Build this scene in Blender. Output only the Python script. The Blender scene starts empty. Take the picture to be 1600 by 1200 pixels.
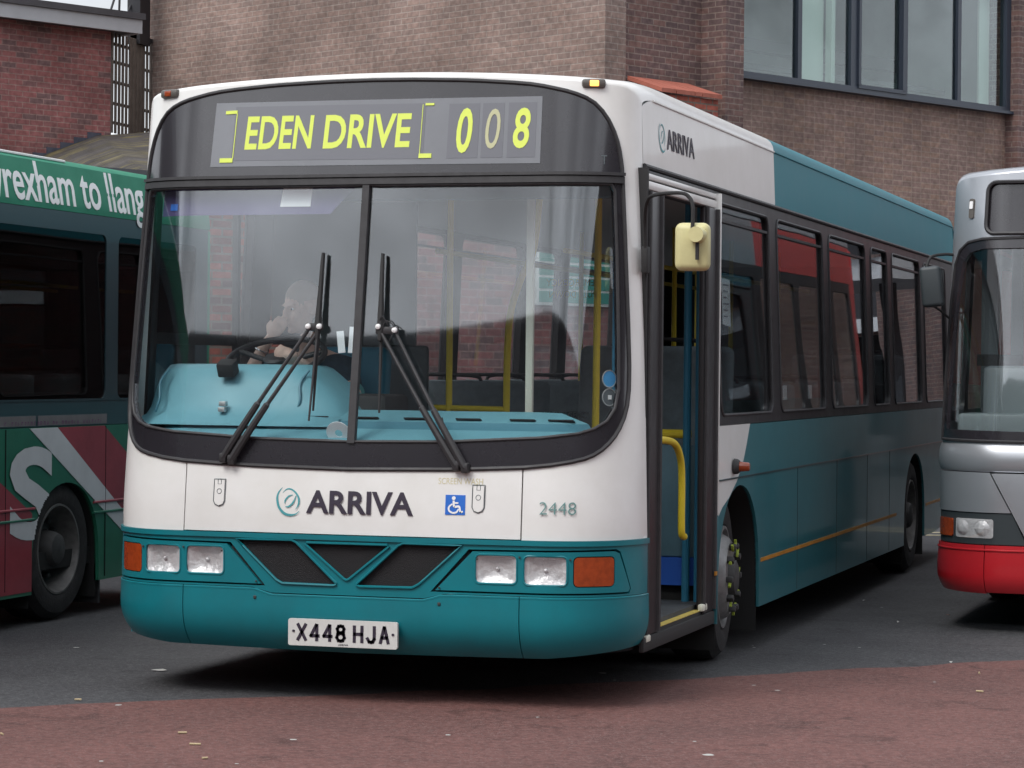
import bpy, bmesh, math, random
from mathutils import Vector, Matrix, geometry, noise
random.seed(7)
sc = bpy.context.scene
COL = sc.collection
PI = math.pi
R = math.radians

# ------------------------------------------------------------------ camera
CAM = Vector((4.023, -10.537, 1.485))
cd = bpy.data.cameras.new("camera"); cam = bpy.data.objects.new("camera", cd); COL.objects.link(cam)
_b = Vector((1242, -12, 4000)).normalized()                 # image of the bus' long axis
_a = Vector((1, .0114, 0)); _a.z = -(_a.x*_b.x + _a.y*_b.y)/_b.z; _a.normalize()
_u = _a.cross(_b)
if _u.y > 0: _u = -_u
right = Vector((_a.x, _b.x, _u.x)); down = Vector((_a.y, _b.y, _u.y)); fwd = Vector((_a.z, _b.z, _u.z))
mw = Matrix.Identity(4)
for i in range(3):
    mw[i][0] = right[i]; mw[i][1] = -down[i]; mw[i][2] = -fwd[i]; mw[i][3] = CAM[i]
cam.matrix_world = mw
cd.sensor_width = 36; cd.lens = 90; cd.clip_end = 600; cd.clip_start = .1
sc.camera = cam

# ------------------------------------------------------------------ light (overcast)
SUN_EL, SUN_AZ = R(52), R(205)      # compass-like: direction the light comes from, measured from +Y clockwise
w = bpy.data.worlds.new("World"); sc.world = w; w.use_nodes = True
nt = w.node_tree; nt.nodes.clear()
def N(t, kind, **kw):
    n = t.nodes.new(kind)
    for k, v in kw.items(): setattr(n, k, v)
    return n
sky = N(nt, 'ShaderNodeTexSky', sky_type='NISHITA', sun_disc=False, sun_elevation=SUN_EL, sun_rotation=SUN_AZ,
        air_density=1.0, dust_density=3.0)
hs = N(nt, 'ShaderNodeHueSaturation'); hs.inputs['Saturation'].default_value = .22; hs.inputs['Value'].default_value = 1.0
tc = N(nt, 'ShaderNodeTexCoord'); mp = N(nt, 'ShaderNodeMapping'); mp.inputs['Scale'].default_value = (1, 1, 2.2)
ns = N(nt, 'ShaderNodeTexNoise'); ns.inputs['Scale'].default_value = 5.5; ns.inputs['Detail'].default_value = 6
cr = N(nt, 'ShaderNodeMapRange'); cr.inputs[1].default_value = .3; cr.inputs[2].default_value = .7
cr.inputs[3].default_value = .5; cr.inputs[4].default_value = 1.4
mx = N(nt, 'ShaderNodeMix', data_type='RGBA', blend_type='MULTIPLY'); mx.inputs[0].default_value = 1
flat = N(nt, 'ShaderNodeMix', data_type='RGBA'); flat.inputs[0].default_value = .55
flat.inputs[7].default_value = (6.3, 6.6, 7.1, 1)          # even cloud layer mixed over the clear sky
bg = N(nt, 'ShaderNodeBackground'); bg.inputs['Strength'].default_value = .12
wo = N(nt, 'ShaderNodeOutputWorld')
L = nt.links.new
L(sky.outputs[0], hs.inputs['Color']); L(hs.outputs[0], flat.inputs[6])
L(tc.outputs['Generated'], mp.inputs[0]); L(mp.outputs[0], ns.inputs['Vector']); L(ns.outputs[0], cr.inputs[0])
L(flat.outputs[2], mx.inputs[6]); L(cr.outputs[0], mx.inputs[7]); L(mx.outputs[2], bg.inputs[0]); L(bg.outputs[0], wo.inputs[0])
sd = bpy.data.lights.new("sun", 'SUN'); sd.energy = .9; sd.angle = R(25); sd.color = (1, .97, .93)
so = bpy.data.objects.new("sun", sd); COL.objects.link(so)
_d = Vector((math.sin(SUN_AZ)*math.cos(SUN_EL), math.cos(SUN_AZ)*math.cos(SUN_EL), math.sin(SUN_EL)))
so.rotation_euler = _d.to_track_quat('Z', 'Y').to_euler()
sc.view_settings.view_transform = 'Standard'; sc.view_settings.look = 'None'
sc.view_settings.exposure = 0.98; sc.view_settings.gamma = 1
sc.cycles.max_bounces = 10; sc.cycles.transparent_max_bounces = 16; sc.cycles.glossy_bounces = 4

# ------------------------------------------------------------------ materials
def mat(name, col, rough=.5, metal=0, var=0.0, vscale=6, bump=0, bscale=60, coat=0, spec=.5, emit=None, col2=None, alpha=1, trans=0):
    m = bpy.data.materials.new(name); m.use_nodes = True; t = m.node_tree; p = t.nodes['Principled BSDF']
    p.inputs['Base Color'].default_value = (*col, 1); p.inputs['Roughness'].default_value = rough
    p.inputs['Metallic'].default_value = metal; p.inputs['Specular IOR Level'].default_value = spec
    if coat: p.inputs['Coat Weight'].default_value = coat; p.inputs['Coat Roughness'].default_value = .06
    if alpha < 1: p.inputs['Alpha'].default_value = alpha
    if trans: p.inputs['Transmission Weight'].default_value = trans
    if emit: p.inputs['Emission Color'].default_value = (*emit[0], 1); p.inputs['Emission Strength'].default_value = emit[1]
    g = N(t, 'ShaderNodeNewGeometry')
    if var:
        n = N(t, 'ShaderNodeTexNoise'); n.inputs['Scale'].default_value = vscale; n.inputs['Detail'].default_value = 8; n.inputs['Roughness'].default_value = .65
        c2 = col2 or tuple(c*(1-var) for c in col)
        k = N(t, 'ShaderNodeMix', data_type='RGBA'); k.inputs[6].default_value = (*col, 1); k.inputs[7].default_value = (*c2, 1)
        mr = N(t, 'ShaderNodeMapRange'); mr.inputs[1].default_value = .35; mr.inputs[2].default_value = .7
        t.links.new(g.outputs['Position'], n.inputs['Vector']); t.links.new(n.outputs[0], mr.inputs[0]); t.links.new(mr.outputs[0], k.inputs[0])
        t.links.new(k.outputs[2], p.inputs['Base Color'])
        r = N(t, 'ShaderNodeMapRange'); r.inputs[3].default_value = rough*.85; r.inputs[4].default_value = min(1, rough*1.35)
        t.links.new(n.outputs[0], r.inputs[0]); t.links.new(r.outputs[0], p.inputs['Roughness'])
    if bump:
        n2 = N(t, 'ShaderNodeTexNoise'); n2.inputs['Scale'].default_value = bscale; n2.inputs['Detail'].default_value = 4
        b = N(t, 'ShaderNodeBump'); b.inputs['Strength'].default_value = bump; b.inputs['Distance'].default_value = .01
        t.links.new(g.outputs['Position'], n2.inputs['Vector']); t.links.new(n2.outputs[0], b.inputs['Height']); t.links.new(b.outputs[0], p.inputs['Normal'])
    return m

def glass(name, tint, ior=1.5, rough=0.0, wave=0.0, boost=1.0):
    m = bpy.data.materials.new(name); m.use_nodes = True; t = m.node_tree; t.nodes.clear()
    o = N(t, 'ShaderNodeOutputMaterial'); mxs = N(t, 'ShaderNodeMixShader'); tr = N(t, 'ShaderNodeBsdfTransparent'); gl = N(t, 'ShaderNodeBsdfGlossy')
    f0 = ((ior-1)/(ior+1))**2; ge = N(t, 'ShaderNodeNewGeometry')
    def mth(op, a, b=None):
        q = N(t, 'ShaderNodeMath', operation=op)
        for i, x in enumerate((a, b)):
            if x is None: continue
            if isinstance(x, (int, float)): q.inputs[i].default_value = x
            else: t.links.new(x, q.inputs[i])
        return q.outputs[0]
    dp = N(t, 'ShaderNodeVectorMath', operation='DOT_PRODUCT'); t.links.new(ge.outputs['Incoming'], dp.inputs[0]); t.links.new(ge.outputs['Normal'], dp.inputs[1])
    fres = mth('ADD', mth('MULTIPLY', mth('POWER', mth('SUBTRACT', 1.0, mth('ABSOLUTE', dp.outputs['Value'])), 5.0), 1-f0), f0)
    tr.inputs[0].default_value = (*tint, 1); gl.inputs['Roughness'].default_value = rough; gl.inputs[0].default_value = (.95, .97, 1, 1)
    ml = N(t, 'ShaderNodeMath', operation='MULTIPLY'); ml.inputs[1].default_value = boost; ml.use_clamp = True
    t.links.new(fres, ml.inputs[0]); t.links.new(ml.outputs[0], mxs.inputs[0]); t.links.new(tr.outputs[0], mxs.inputs[1]); t.links.new(gl.outputs[0], mxs.inputs[2]); t.links.new(mxs.outputs[0], o.inputs[0])
    if wave:
        g = N(t, 'ShaderNodeNewGeometry'); n = N(t, 'ShaderNodeTexNoise'); n.inputs['Scale'].default_value = 1.3; n.inputs['Detail'].default_value = 0
        b = N(t, 'ShaderNodeBump'); b.inputs['Strength'].default_value = wave; b.inputs['Distance'].default_value = .05
        t.links.new(g.outputs['Position'], n.inputs['Vector']); t.links.new(n.outputs[0], b.inputs['Height'])
        t.links.new(b.outputs[0], gl.inputs['Normal'])
    return m

def brick(name, c1, c2, mortar, bw=.225, rh=.075, offs=.5, msize=.008, bumps=.4, stain=.35, third=None):
    m = bpy.data.materials.new(name); m.use_nodes = True; t = m.node_tree; p = t.nodes['Principled BSDF']
    p.inputs['Roughness'].default_value = .88; p.inputs['Specular IOR Level'].default_value = .25
    uv = N(t, 'ShaderNodeUVMap'); bt = N(t, 'ShaderNodeTexBrick'); bt.offset = offs
    bt.inputs['Color1'].default_value = (*c1, 1); bt.inputs['Color2'].default_value = (*c2, 1); bt.inputs['Mortar'].default_value = (*mortar, 1)
    bt.inputs['Scale'].default_value = 1; bt.inputs['Mortar Size'].default_value = msize; bt.inputs['Brick Width'].default_value = bw; bt.inputs['Row Height'].default_value = rh
    bt.inputs['Mortar Smooth'].default_value = .3; bt.inputs['Bias'].default_value = -.1
    t.links.new(uv.outputs[0], bt.inputs['Vector'])
    n = N(t, 'ShaderNodeTexNoise'); n.inputs['Scale'].default_value = .9; n.inputs['Detail'].default_value = 7
    n2 = N(t, 'ShaderNodeTexNoise'); n2.inputs['Scale'].default_value = 14; n2.inputs['Detail'].default_value = 5
    t.links.new(uv.outputs[0], n.inputs['Vector']); t.links.new(uv.outputs[0], n2.inputs['Vector'])
    m1 = N(t, 'ShaderNodeMapRange'); m1.inputs[1].default_value = .3; m1.inputs[2].default_value = .7; m1.inputs[3].default_value = 1+stain*.4; m1.inputs[4].default_value = 1-stain
    m2 = N(t, 'ShaderNodeMapRange'); m2.inputs[1].default_value = .25; m2.inputs[2].default_value = .75; m2.inputs[3].default_value = .7; m2.inputs[4].default_value = 1.3
    t.links.new(n.outputs[0], m1.inputs[0]); t.links.new(n2.outputs[0], m2.inputs[0])
    k = N(t, 'ShaderNodeMath', operation='MULTIPLY'); t.links.new(m1.outputs[0], k.inputs[0]); t.links.new(m2.outputs[0], k.inputs[1])
    mm = N(t, 'ShaderNodeMix', data_type='RGBA', blend_type='MULTIPLY'); mm.inputs[0].default_value = 1
    src = bt.outputs[0]
    if third:       # a second brick lattice of the same size picks odd bricks of a third colour
        b3 = N(t, 'ShaderNodeTexBrick'); b3.offset = offs; b3.inputs['Scale'].default_value = 1; b3.inputs['Mortar Size'].default_value = 0
        b3.inputs['Brick Width'].default_value = bw; b3.inputs['Row Height'].default_value = rh; b3.inputs['Color1'].default_value = (0, 0, 0, 1); b3.inputs['Color2'].default_value = (1, 1, 1, 1); b3.inputs['Bias'].default_value = 0
        mpn = N(t, 'ShaderNodeMapping'); mpn.inputs['Location'].default_value = (bw*40, rh*26, 0)
        t.links.new(uv.outputs[0], mpn.inputs[0]); t.links.new(mpn.outputs[0], b3.inputs['Vector'])
        th = N(t, 'ShaderNodeMapRange'); th.inputs[1].default_value = .6; th.inputs[2].default_value = .9
        t.links.new(b3.outputs[0], th.inputs[0])
        inv = N(t, 'ShaderNodeMath', operation='SUBTRACT'); inv.inputs[0].default_value = 1; t.links.new(bt.outputs['Fac'], inv.inputs[1])
        ml = N(t, 'ShaderNodeMath', operation='MULTIPLY'); t.links.new(th.outputs[0], ml.inputs[0]); t.links.new(inv.outputs[0], ml.inputs[1])
        k3 = N(t, 'ShaderNodeMix', data_type='RGBA'); k3.inputs[7].default_value = (*third, 1); t.links.new(bt.outputs[0], k3.inputs[6]); t.links.new(ml.outputs[0], k3.inputs[0])
        src = k3.outputs[2]
    t.links.new(src, mm.inputs[6]); t.links.new(k.outputs[0], mm.inputs[7]); t.links.new(mm.outputs[2], p.inputs['Base Color'])
    b = N(t, 'ShaderNodeBump'); b.inputs['Strength'].default_value = bumps; b.inputs['Distance'].default_value = .012; b.invert = True
    t.links.new(bt.outputs['Fac'], b.inputs['Height']); t.links.new(b.outputs[0], p.inputs['Normal'])
    return m

def tarmac(name, c, c2, speck, patch=None):
    m = bpy.data.materials.new(name); m.use_nodes = True; t = m.node_tree; p = t.nodes['Principled BSDF']
    p.inputs['Specular IOR Level'].default_value = .35
    g = N(t, 'ShaderNodeNewGeometry')
    big = N(t, 'ShaderNodeTexNoise'); big.inputs['Scale'].default_value = .9; big.inputs['Detail'].default_value = 8; big.inputs['Roughness'].default_value = .6
    mid = N(t, 'ShaderNodeTexNoise'); mid.inputs['Scale'].default_value = 28; mid.inputs['Detail'].default_value = 6
    fine = N(t, 'ShaderNodeTexVoronoi'); fine.inputs['Scale'].default_value = 130
    for n in (big, mid, fine): t.links.new(g.outputs['Position'], n.inputs['Vector'])
    r1 = N(t, 'ShaderNodeMapRange'); r1.inputs[1].default_value = .35; r1.inputs[2].default_value = .68; t.links.new(big.outputs[0], r1.inputs[0])
    k = N(t, 'ShaderNodeMix', data_type='RGBA'); k.inputs[6].default_value = (*c, 1); k.inputs[7].default_value = (*c2, 1); t.links.new(r1.outputs[0], k.inputs[0])
    r2 = N(t, 'ShaderNodeMapRange'); r2.inputs[1].default_value = .3; r2.inputs[2].default_value = .7; r2.inputs[3].default_value = .72; r2.inputs[4].default_value = 1.28; t.links.new(mid.outputs[0], r2.inputs[0])
    k2 = N(t, 'ShaderNodeMix', data_type='RGBA', blend_type='MULTIPLY'); k2.inputs[0].default_value = 1; t.links.new(k.outputs[2], k2.inputs[6]); t.links.new(r2.outputs[0], k2.inputs[7])
    st = N(t, 'ShaderNodeTexNoise'); st.inputs['Scale'].default_value = 2.7; st.inputs['Detail'].default_value = 3; st.inputs['Distortion'].default_value = 1.2; t.links.new(g.outputs['Position'], st.inputs['Vector'])
    rs = N(t, 'ShaderNodeMapRange'); rs.inputs[1].default_value = .60; rs.inputs[2].default_value = .72; rs.inputs[3].default_value = 1; rs.inputs[4].default_value = .66; t.links.new(st.outputs[0], rs.inputs[0])
    ks = N(t, 'ShaderNodeMix', data_type='RGBA', blend_type='MULTIPLY'); ks.inputs[0].default_value = 1; t.links.new(k2.outputs[2], ks.inputs[6]); t.links.new(rs.outputs[0], ks.inputs[7]); k2 = ks
    hsv = N(t, 'ShaderNodeSeparateColor'); t.links.new(fine.outputs['Color'], hsv.inputs[0])
    r3 = N(t, 'ShaderNodeMapRange'); r3.inputs[1].default_value = .8; r3.inputs[2].default_value = 1; r3.inputs[3].default_value = 0; r3.inputs[4].default_value = .55; t.links.new(hsv.outputs[0], r3.inputs[0])
    k3 = N(t, 'ShaderNodeMix', data_type='RGBA'); k3.inputs[7].default_value = (*speck, 1); t.links.new(k2.outputs[2], k3.inputs[6]); t.links.new(r3.outputs[0], k3.inputs[0])
    t.links.new(k3.outputs[2], p.inputs['Base Color'])
    r4 = N(t, 'ShaderNodeMapRange'); r4.inputs[3].default_value = .6; r4.inputs[4].default_value = .95; t.links.new(big.outputs[0], r4.inputs[0]); t.links.new(r4.outputs[0], p.inputs['Roughness'])
    b = N(t, 'ShaderNodeBump'); b.inputs['Strength'].default_value = .35; b.inputs['Distance'].default_value = .004
    t.links.new(fine.outputs['Distance'], b.inputs['Height']); t.links.new(b.outputs[0], p.inputs['Normal'])
    return m

M = {}
M['white'] = mat('bus white paint', (.78, .78, .765), .32, var=.10, vscale=2.2, coat=.35, col2=(.69, .685, .655))
M['teal'] = mat('bus teal paint', (.003, .175, .21), .36, var=.2, vscale=3, coat=.2, spec=.35, col2=(.006, .14, .17))
M['sideteal'] = mat('bus side teal paint', (.012, .15, .18), .4, var=.3, vscale=1.6, coat=.45, col2=(.03, .14, .165))
M['coveteal'] = mat('bus cove teal paint', (.02, .17, .215), .5, var=.2, vscale=1.4, spec=.3, col2=(.03, .19, .23))
M['black'] = mat('black gloss mask', (.024, .022, .027), .18, var=.2, vscale=5, coat=.6)
M['band'] = mat('black window band', (.030, .026, .029), .4, var=.3, vscale=5)
M['rubber'] = mat('black rubber', (.032, .031, .034), .5, var=.3, vscale=20)
M['matt'] = mat('matt black', (.02, .02, .021), .75)
M['grille'] = mat('black grille mesh', (.012, .011, .013), .7, bump=.9, bscale=320)
M['gap'] = mat('panel gap', (.004, .004, .005), .9)
M['glass'] = glass('windscreen glass', (.965, .985, .985), 1.6, rough=.025, boost=1.28)
M['sglass'] = glass('side window glass', (.82, .85, .85), 1.5, wave=.04)
M['dglass'] = glass('dark window glass', (.22, .20, .20), 1.5, wave=.04)
M['bglass'] = glass('building window glass', (.85, .92, .9), 1.55, wave=.12, boost=1.6)
M['blind'] = mat('destination blind', (.17, .18, .2), .35, var=.15, vscale=3, coat=.6)
M['blindpad'] = mat('destination blind pad', (.125, .13, .15), .35, coat=.6)
M['lime'] = mat('lime lettering', (.70, .82, .13), .5)
M['limefade'] = mat('faded lettering', (.50, .50, .30), .5)
M['ink'] = mat('charcoal lettering', (.03, .022, .04), .5)
M['logo'] = mat('teal lettering', (.06, .30, .33), .5)
M['grn'] = mat('grey green lettering', (.13, .26, .25), .5)
M['ghost'] = mat('faded ochre lettering', (.58, .53, .34), .6)
M['blue'] = mat('blue badge', (.02, .14, .55), .4)
M['skyblue'] = mat('pale blue sticker', (.05, .30, .60), .5)
M['wht'] = mat('white marking', (.8, .8, .8), .5)
M['plate'] = mat('number plate white', (.62, .62, .60), .45, var=.1, vscale=30)
M['chrome'] = mat('lamp reflector', (.68, .68, .69), .25, metal=.15, bump=1.0, bscale=30, coat=.5)
M['lens'] = glass('lamp lens', (.95, .95, .95), 1.5, boost=1.3)
M['amber'] = mat('amber lens', (.36, .055, .01), .18, var=.35, vscale=30, coat=.6)
M['bulb'] = mat('lit marker lamp', (.7, .35, .12), .3, emit=((1, .42, .08), 1.3))
M['lamphouse'] = mat('marker housing', (.10, .09, .08), .4)
M['dash'] = mat('blue grey dashboard plastic', (.15, .36, .43), .45, var=.12, vscale=4)
M['dashd'] = mat('dashboard groove', (.06, .19, .25), .5)
M['slot'] = mat('demister slot', (.004, .006, .008), .8)
M['yellow'] = mat('yellow handrail', (.68, .52, .03), .35, var=.1, vscale=20)
M['pale'] = mat('pale cream enamel', (.70, .70, .60), .4)
M['bluepole'] = mat('blue enamel', (.03, .16, .26), .35)
M['kick'] = mat('royal blue kick panel', (.015, .09, .42), .5)
M['cabpanel'] = mat('grey blue cab panel', (.10, .20, .25), .45, var=.2)
M['floor'] = mat('bus floor lino', (.06, .065, .07), .7, var=.3, vscale=10)
M['trim'] = mat('interior trim', (.10, .12, .13), .7)
M['ceil'] = mat('interior ceiling', (.45, .46, .46), .6)
M['seat'] = mat('grey seat', (.17, .20, .22), .6, var=.3, vscale=12)
M['dseat'] = mat('teal driver seat', (.02, .16, .24), .6)
M['visor'] = mat('purple sun blind', (.06, .045, .14), .7)
M['mirror'] = mat('cream mirror housing', (.62, .58, .30), .4, var=.12, vscale=12)
M['mirrorg'] = mat('mirror glass', (.8, .8, .8), .02, metal=1)
M['tyre'] = mat('tyre', (.022, .021, .022), .8, var=.4, vscale=14, bump=.3, bscale=80)
M['rim'] = mat('painted steel rim', (.27, .27, .27), .4, metal=.3, var=.4, vscale=12)
M['darkrim'] = mat('dirty grey rim', (.16, .155, .15), .5, metal=.3, var=.5, vscale=12)
M['hub'] = mat('dark hub', (.05, .05, .05), .6, var=.4, vscale=20)
M['nut'] = mat('yellow green nut pointer', (.35, .45, .05), .5)
M['orange'] = mat('orange coach line', (.55, .24, .03), .4, var=.25, vscale=9)
M['step'] = mat('yellow step edge', (.65, .5, .12), .5, var=.3, vscale=30)
M['alu'] = mat('aluminium trim', (.5, .5, .5), .4, metal=.6, var=.2)
M['under'] = mat('underbody black', (.014, .014, .014), .9)
M['paper'] = mat('white paper', (.75, .78, .8), .8)
M['papertxt'] = mat('grey print', (.25, .27, .32), .8)
M['red'] = mat('bus red paint', (.48, .014, .022), .28, var=.2, vscale=3, coat=.5)
M['silver'] = mat('bus silver paint', (.40, .42, .45), .3, metal=.55, var=.12, vscale=2, coat=.4)
M['dgrey'] = mat('dark grey plastic', (.035, .045, .05), .5)
M['green'] = mat('advert green', (.016, .21, .125), .5, var=.2, vscale=3, spec=.25)
M['green2'] = mat('advert deep green', (.02, .16, .095), .4, var=.2, vscale=3, coat=.3)
M['advred'] = mat('advert red', (.36, .045, .065), .38, var=.3, vscale=3, coat=.3)
M['advwhite'] = mat('advert white', (.66, .67, .69), .4, var=.15, vscale=3, coat=.3)
M['advlet'] = mat('advert lettering', (.72, .74, .74), .4, coat=.3)
M['darkteal'] = mat('dark teal paint', (.025, .048, .058), .3, coat=.5)
M['purple'] = mat('faded purple print', (.14, .05, .13), .7)
M['strip'] = mat('dusty grey strip', (.17, .165, .17), .7, var=.2)
M['skin'] = mat('skin', (.76, .52, .43), .5, var=.15, vscale=30)
M['hair'] = mat('cropped grey hair', (.45, .35, .30), .8)
M['shirt'] = mat('dark teal uniform', (.02, .05, .075), .8, var=.3, vscale=30)
M['cuff'] = mat('pale turquoise cuff', (.12, .42, .44), .7)
M['metal'] = mat('bracelet steel', (.7, .7, .7), .25, metal=1)
M['brA'] = brick('brown brick', (.275, .192, .163), (.23, .17, .15), (.315, .26, .23), third=(.29, .205, .175))
M['brB'] = brick('plum brick', (.18, .108, .098), (.135, .096, .096), (.25, .195, .17), third=(.21, .125, .11))
M['brC'] = brick('stack bonded brown brick', (.27, .18, .155), (.225, .155, .137), (.31, .235, .195), bw=.215, rh=.072, offs=0, third=(.29, .19, .15), bumps=.25)
M['brR'] = brick('red brick', (.37, .15, .145), (.31, .135, .135), (.36, .235, .215), third=(.22, .135, .135), stain=.4)
M['brO'] = brick('orange red brick', (.42, .12, .085), (.32, .09, .07), (.22, .17, .14), msize=.012, third=(.15, .06, .055))
M['terra'] = mat('terracotta coping tile', (.40, .12, .08), .7, var=.3, vscale=5)
M['engblue'] = mat('blue engineering brick', (.10, .11, .15), .6, var=.4, vscale=8)
M['slate'] = brick('mossy slate', (.085, .075, .068), (.06, .055, .055), (.03, .028, .028), bw=.30, rh=.22, msize=.012, stain=.5, third=(.13, .11, .055))
M['fascia'] = mat('white fascia board', (.50, .52, .55), .5, var=.15, vscale=2)
M['gutter'] = mat('grey roof edge', (.085, .085, .095), .5, var=.2)
M['frame'] = mat('slate blue window frame', (.035, .045, .065), .4)
M['slat'] = mat('weathered brown slats', (.17, .145, .125), .8, var=.3, vscale=6)
M['steel'] = mat('dark steel', (.02, .02, .025), .5)
M['gdash'] = mat('grey dashboard', (.16, .19, .20), .5)
M['roomd'] = mat('dark reflection band', (.12, .14, .14), .9)
M['room'] = mat('grey room wall', (.42, .47, .45), .9, var=.3, vscale=.6)
M['blindw'] = mat('vertical blind', (.6, .66, .6), .8)
M['conc'] = mat('station concrete', (.10, .095, .10), .8, var=.4, vscale=.3)  # for the unseen added blocks, dark so the windscreens mirror them dark
M['signg'] = mat('sign green', (.012, .26, .21), .5)
M['signw'] = mat('sign white', (.7, .74, .72), .5)
M['asph'] = tarmac('grey tarmac', (.066, .067, .071), (.046, .046, .050), (.15, .15, .15))
M['redasph'] = tarmac('dusty red tarmac', (.150, .068, .060), (.108, .053, .048), (.22, .15, .14))
M['ylw'] = mat('worn yellow line', (.5, .45, .3), .8, var=.3, vscale=9)
M['litter'] = mat('pale litter', (.42, .42, .40), .8)
M['butt'] = mat('cigarette end', (.45, .36, .22), .8)
M['leaf'] = mat('dry leaf', (.25, .09, .04), .8)

# ------------------------------------------------------------------ object helpers
W = {}
def setp(o, label=None, cat=None, group=None, kind=None):
    if label: o['label'] = label
    if cat: o['category'] = cat
    if group: o['group'] = group
    if kind: o['kind'] = kind
    return o
def thing(name, label, cat, loc=(0, 0, 0), rotz=0, group=None):
    o = bpy.data.objects.new(name, None); COL.objects.link(o)
    o.location = loc; o.rotation_euler = (0, 0, rotz); o.empty_display_size = .2
    W[o.name] = Matrix.Translation(Vector(loc)) @ Matrix.Rotation(rotz, 4, 'Z')
    return setp(o, label, cat, group)
def link(name, me, m, parent=None, local=False):
    o = bpy.data.objects.new(name, me); COL.objects.link(o)
    if m is not None:
        for x in (m if isinstance(m, (list, tuple)) else [m]): me.materials.append(x)
    if parent is not None:
        o.parent = parent
        if not local: o.matrix_parent_inverse = W.get(parent.name, Matrix.Identity(4)).inverted()
    W[o.name] = Matrix.Identity(4) if not local else W.get(parent.name, Matrix.Identity(4)) if parent is not None else Matrix.Identity(4)
    return o
def obj(name, bm, m, parent=None, smooth=True, angle=35, local=False):
    bmesh.ops.recalc_face_normals(bm, faces=bm.faces)
    me = bpy.data.meshes.new(name); bm.to_mesh(me); bm.free()
    if smooth:
        me.polygons.foreach_set('use_smooth', [True]*len(me.polygons)); me.set_sharp_from_angle(angle=R(angle))
    return link(name, me, m, parent, local)
def B(): return bmesh.new()
def box(bm, c, s, rot=None, bev=0, seg=2, mi=0):
    m = Matrix.Translation(Vector(c)) @ (rot.to_4x4() if rot is not None else Matrix.Identity(4)) @ Matrix.Diagonal((s[0], s[1], s[2], 1))
    r = bmesh.ops.create_cube(bm, size=1, matrix=m)
    fs = list({f for v in r['verts'] for f in v.link_faces})
    if bev:
        es = list({e for v in r['verts'] for e in v.link_edges})
        q = bmesh.ops.bevel(bm, geom=es, offset=bev, segments=seg, affect='EDGES', profile=.5)
        fs = list({f for f in q['faces']} | {f for f in fs if f.is_valid})
    for f in fs:
        if f.is_valid: f.material_index = mi
def bx(bm, x0, x1, y0, y1, z0, z1, bev=0, mi=0):
    box(bm, ((x0+x1)/2, (y0+y1)/2, (z0+z1)/2), (abs(x1-x0), abs(y1-y0), abs(z1-z0)), bev=bev, mi=mi)
def tube(bm, pts, r, n=10, closed=False, mi=0, caps=True):
    pts = [Vector(p) for p in pts]; k = len(pts); rr = r if isinstance(r, (list, tuple)) else [r]*k
    rings = []; up = None
    for i, p in enumerate(pts):
        if closed: t = (pts[(i+1) % k]-pts[i-1]).normalized()
        else: t = (pts[min(i+1, k-1)]-pts[max(i-1, 0)]).normalized()
        if up is None:
            up = Vector((0, 0, 1)) if abs(t.z) < .9 else Vector((1, 0, 0))
        a = (up - t*up.dot(t)).normalized(); up = a; b = t.cross(a)
        rings.append([bm.verts.new(p + (a*math.cos(2*PI*j/n) + b*math.sin(2*PI*j/n))*rr[i]) for j in range(n)])
    for i in range(k if closed else k-1):
        A, Bq = rings[i], rings[(i+1) % k]
        for j in range(n):
            f = bm.faces.new((A[j], A[(j+1) % n], Bq[(j+1) % n], Bq[j])); f.material_index = mi
    if caps and not closed:
        bm.faces.new(rings[0]).material_index = mi; bm.faces.new(rings[-1]).material_index = mi
def lathe(bm, prof, mtx, n=40, mi=0):
    rings = [[bm.verts.new(mtx @ Vector((x, r*math.cos(2*PI*j/n), r*math.sin(2*PI*j/n)))) for j in range(n)] for x, r in prof]
    for i in range(len(prof)-1):
        for j in range(n):
            f = bm.faces.new((rings[i][j], rings[i][(j+1) % n], rings[i+1][(j+1) % n], rings[i+1][j])); f.material_index = mi
    return rings
def smoothpath(pts, n=6):
    P = [Vector(p) for p in pts]; out = []
    for i in range(len(P)-1):
        p0 = P[max(i-1, 0)]; p1 = P[i]; p2 = P[i+1]; p3 = P[min(i+2, len(P)-1)]
        for k in range(n):
            t = k/n
            out.append(.5*((2*p1)+(-p0+p2)*t+(2*p0-5*p1+4*p2-p3)*t*t+(-p0+3*p1-3*p2+p3)*t**3))
    out.append(P[-1]); return out
def rrect(u0, u1, v0, v1, r, n=5):
    out = []
    for cx, cy, a in ((u1-r, v1-r, 0), (u0+r, v1-r, 90), (u0+r, v0+r, 180), (u1-r, v0+r, 270)):
        for k in range(n+1):
            t = R(a+90*k/n); out.append((cx+r*math.cos(t), cy+r*math.sin(t)))
    return out
def lerp_poly(pts, step=.1):
    out = []
    for i, p in enumerate(pts):
        q = pts[(i+1) % len(pts)]; d = math.hypot(q[0]-p[0], q[1]-p[1]); n = max(1, int(d/step))
        for k in range(n): out.append((p[0]+(q[0]-p[0])*k/n, p[1]+(q[1]-p[1])*k/n))
    return out

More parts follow.
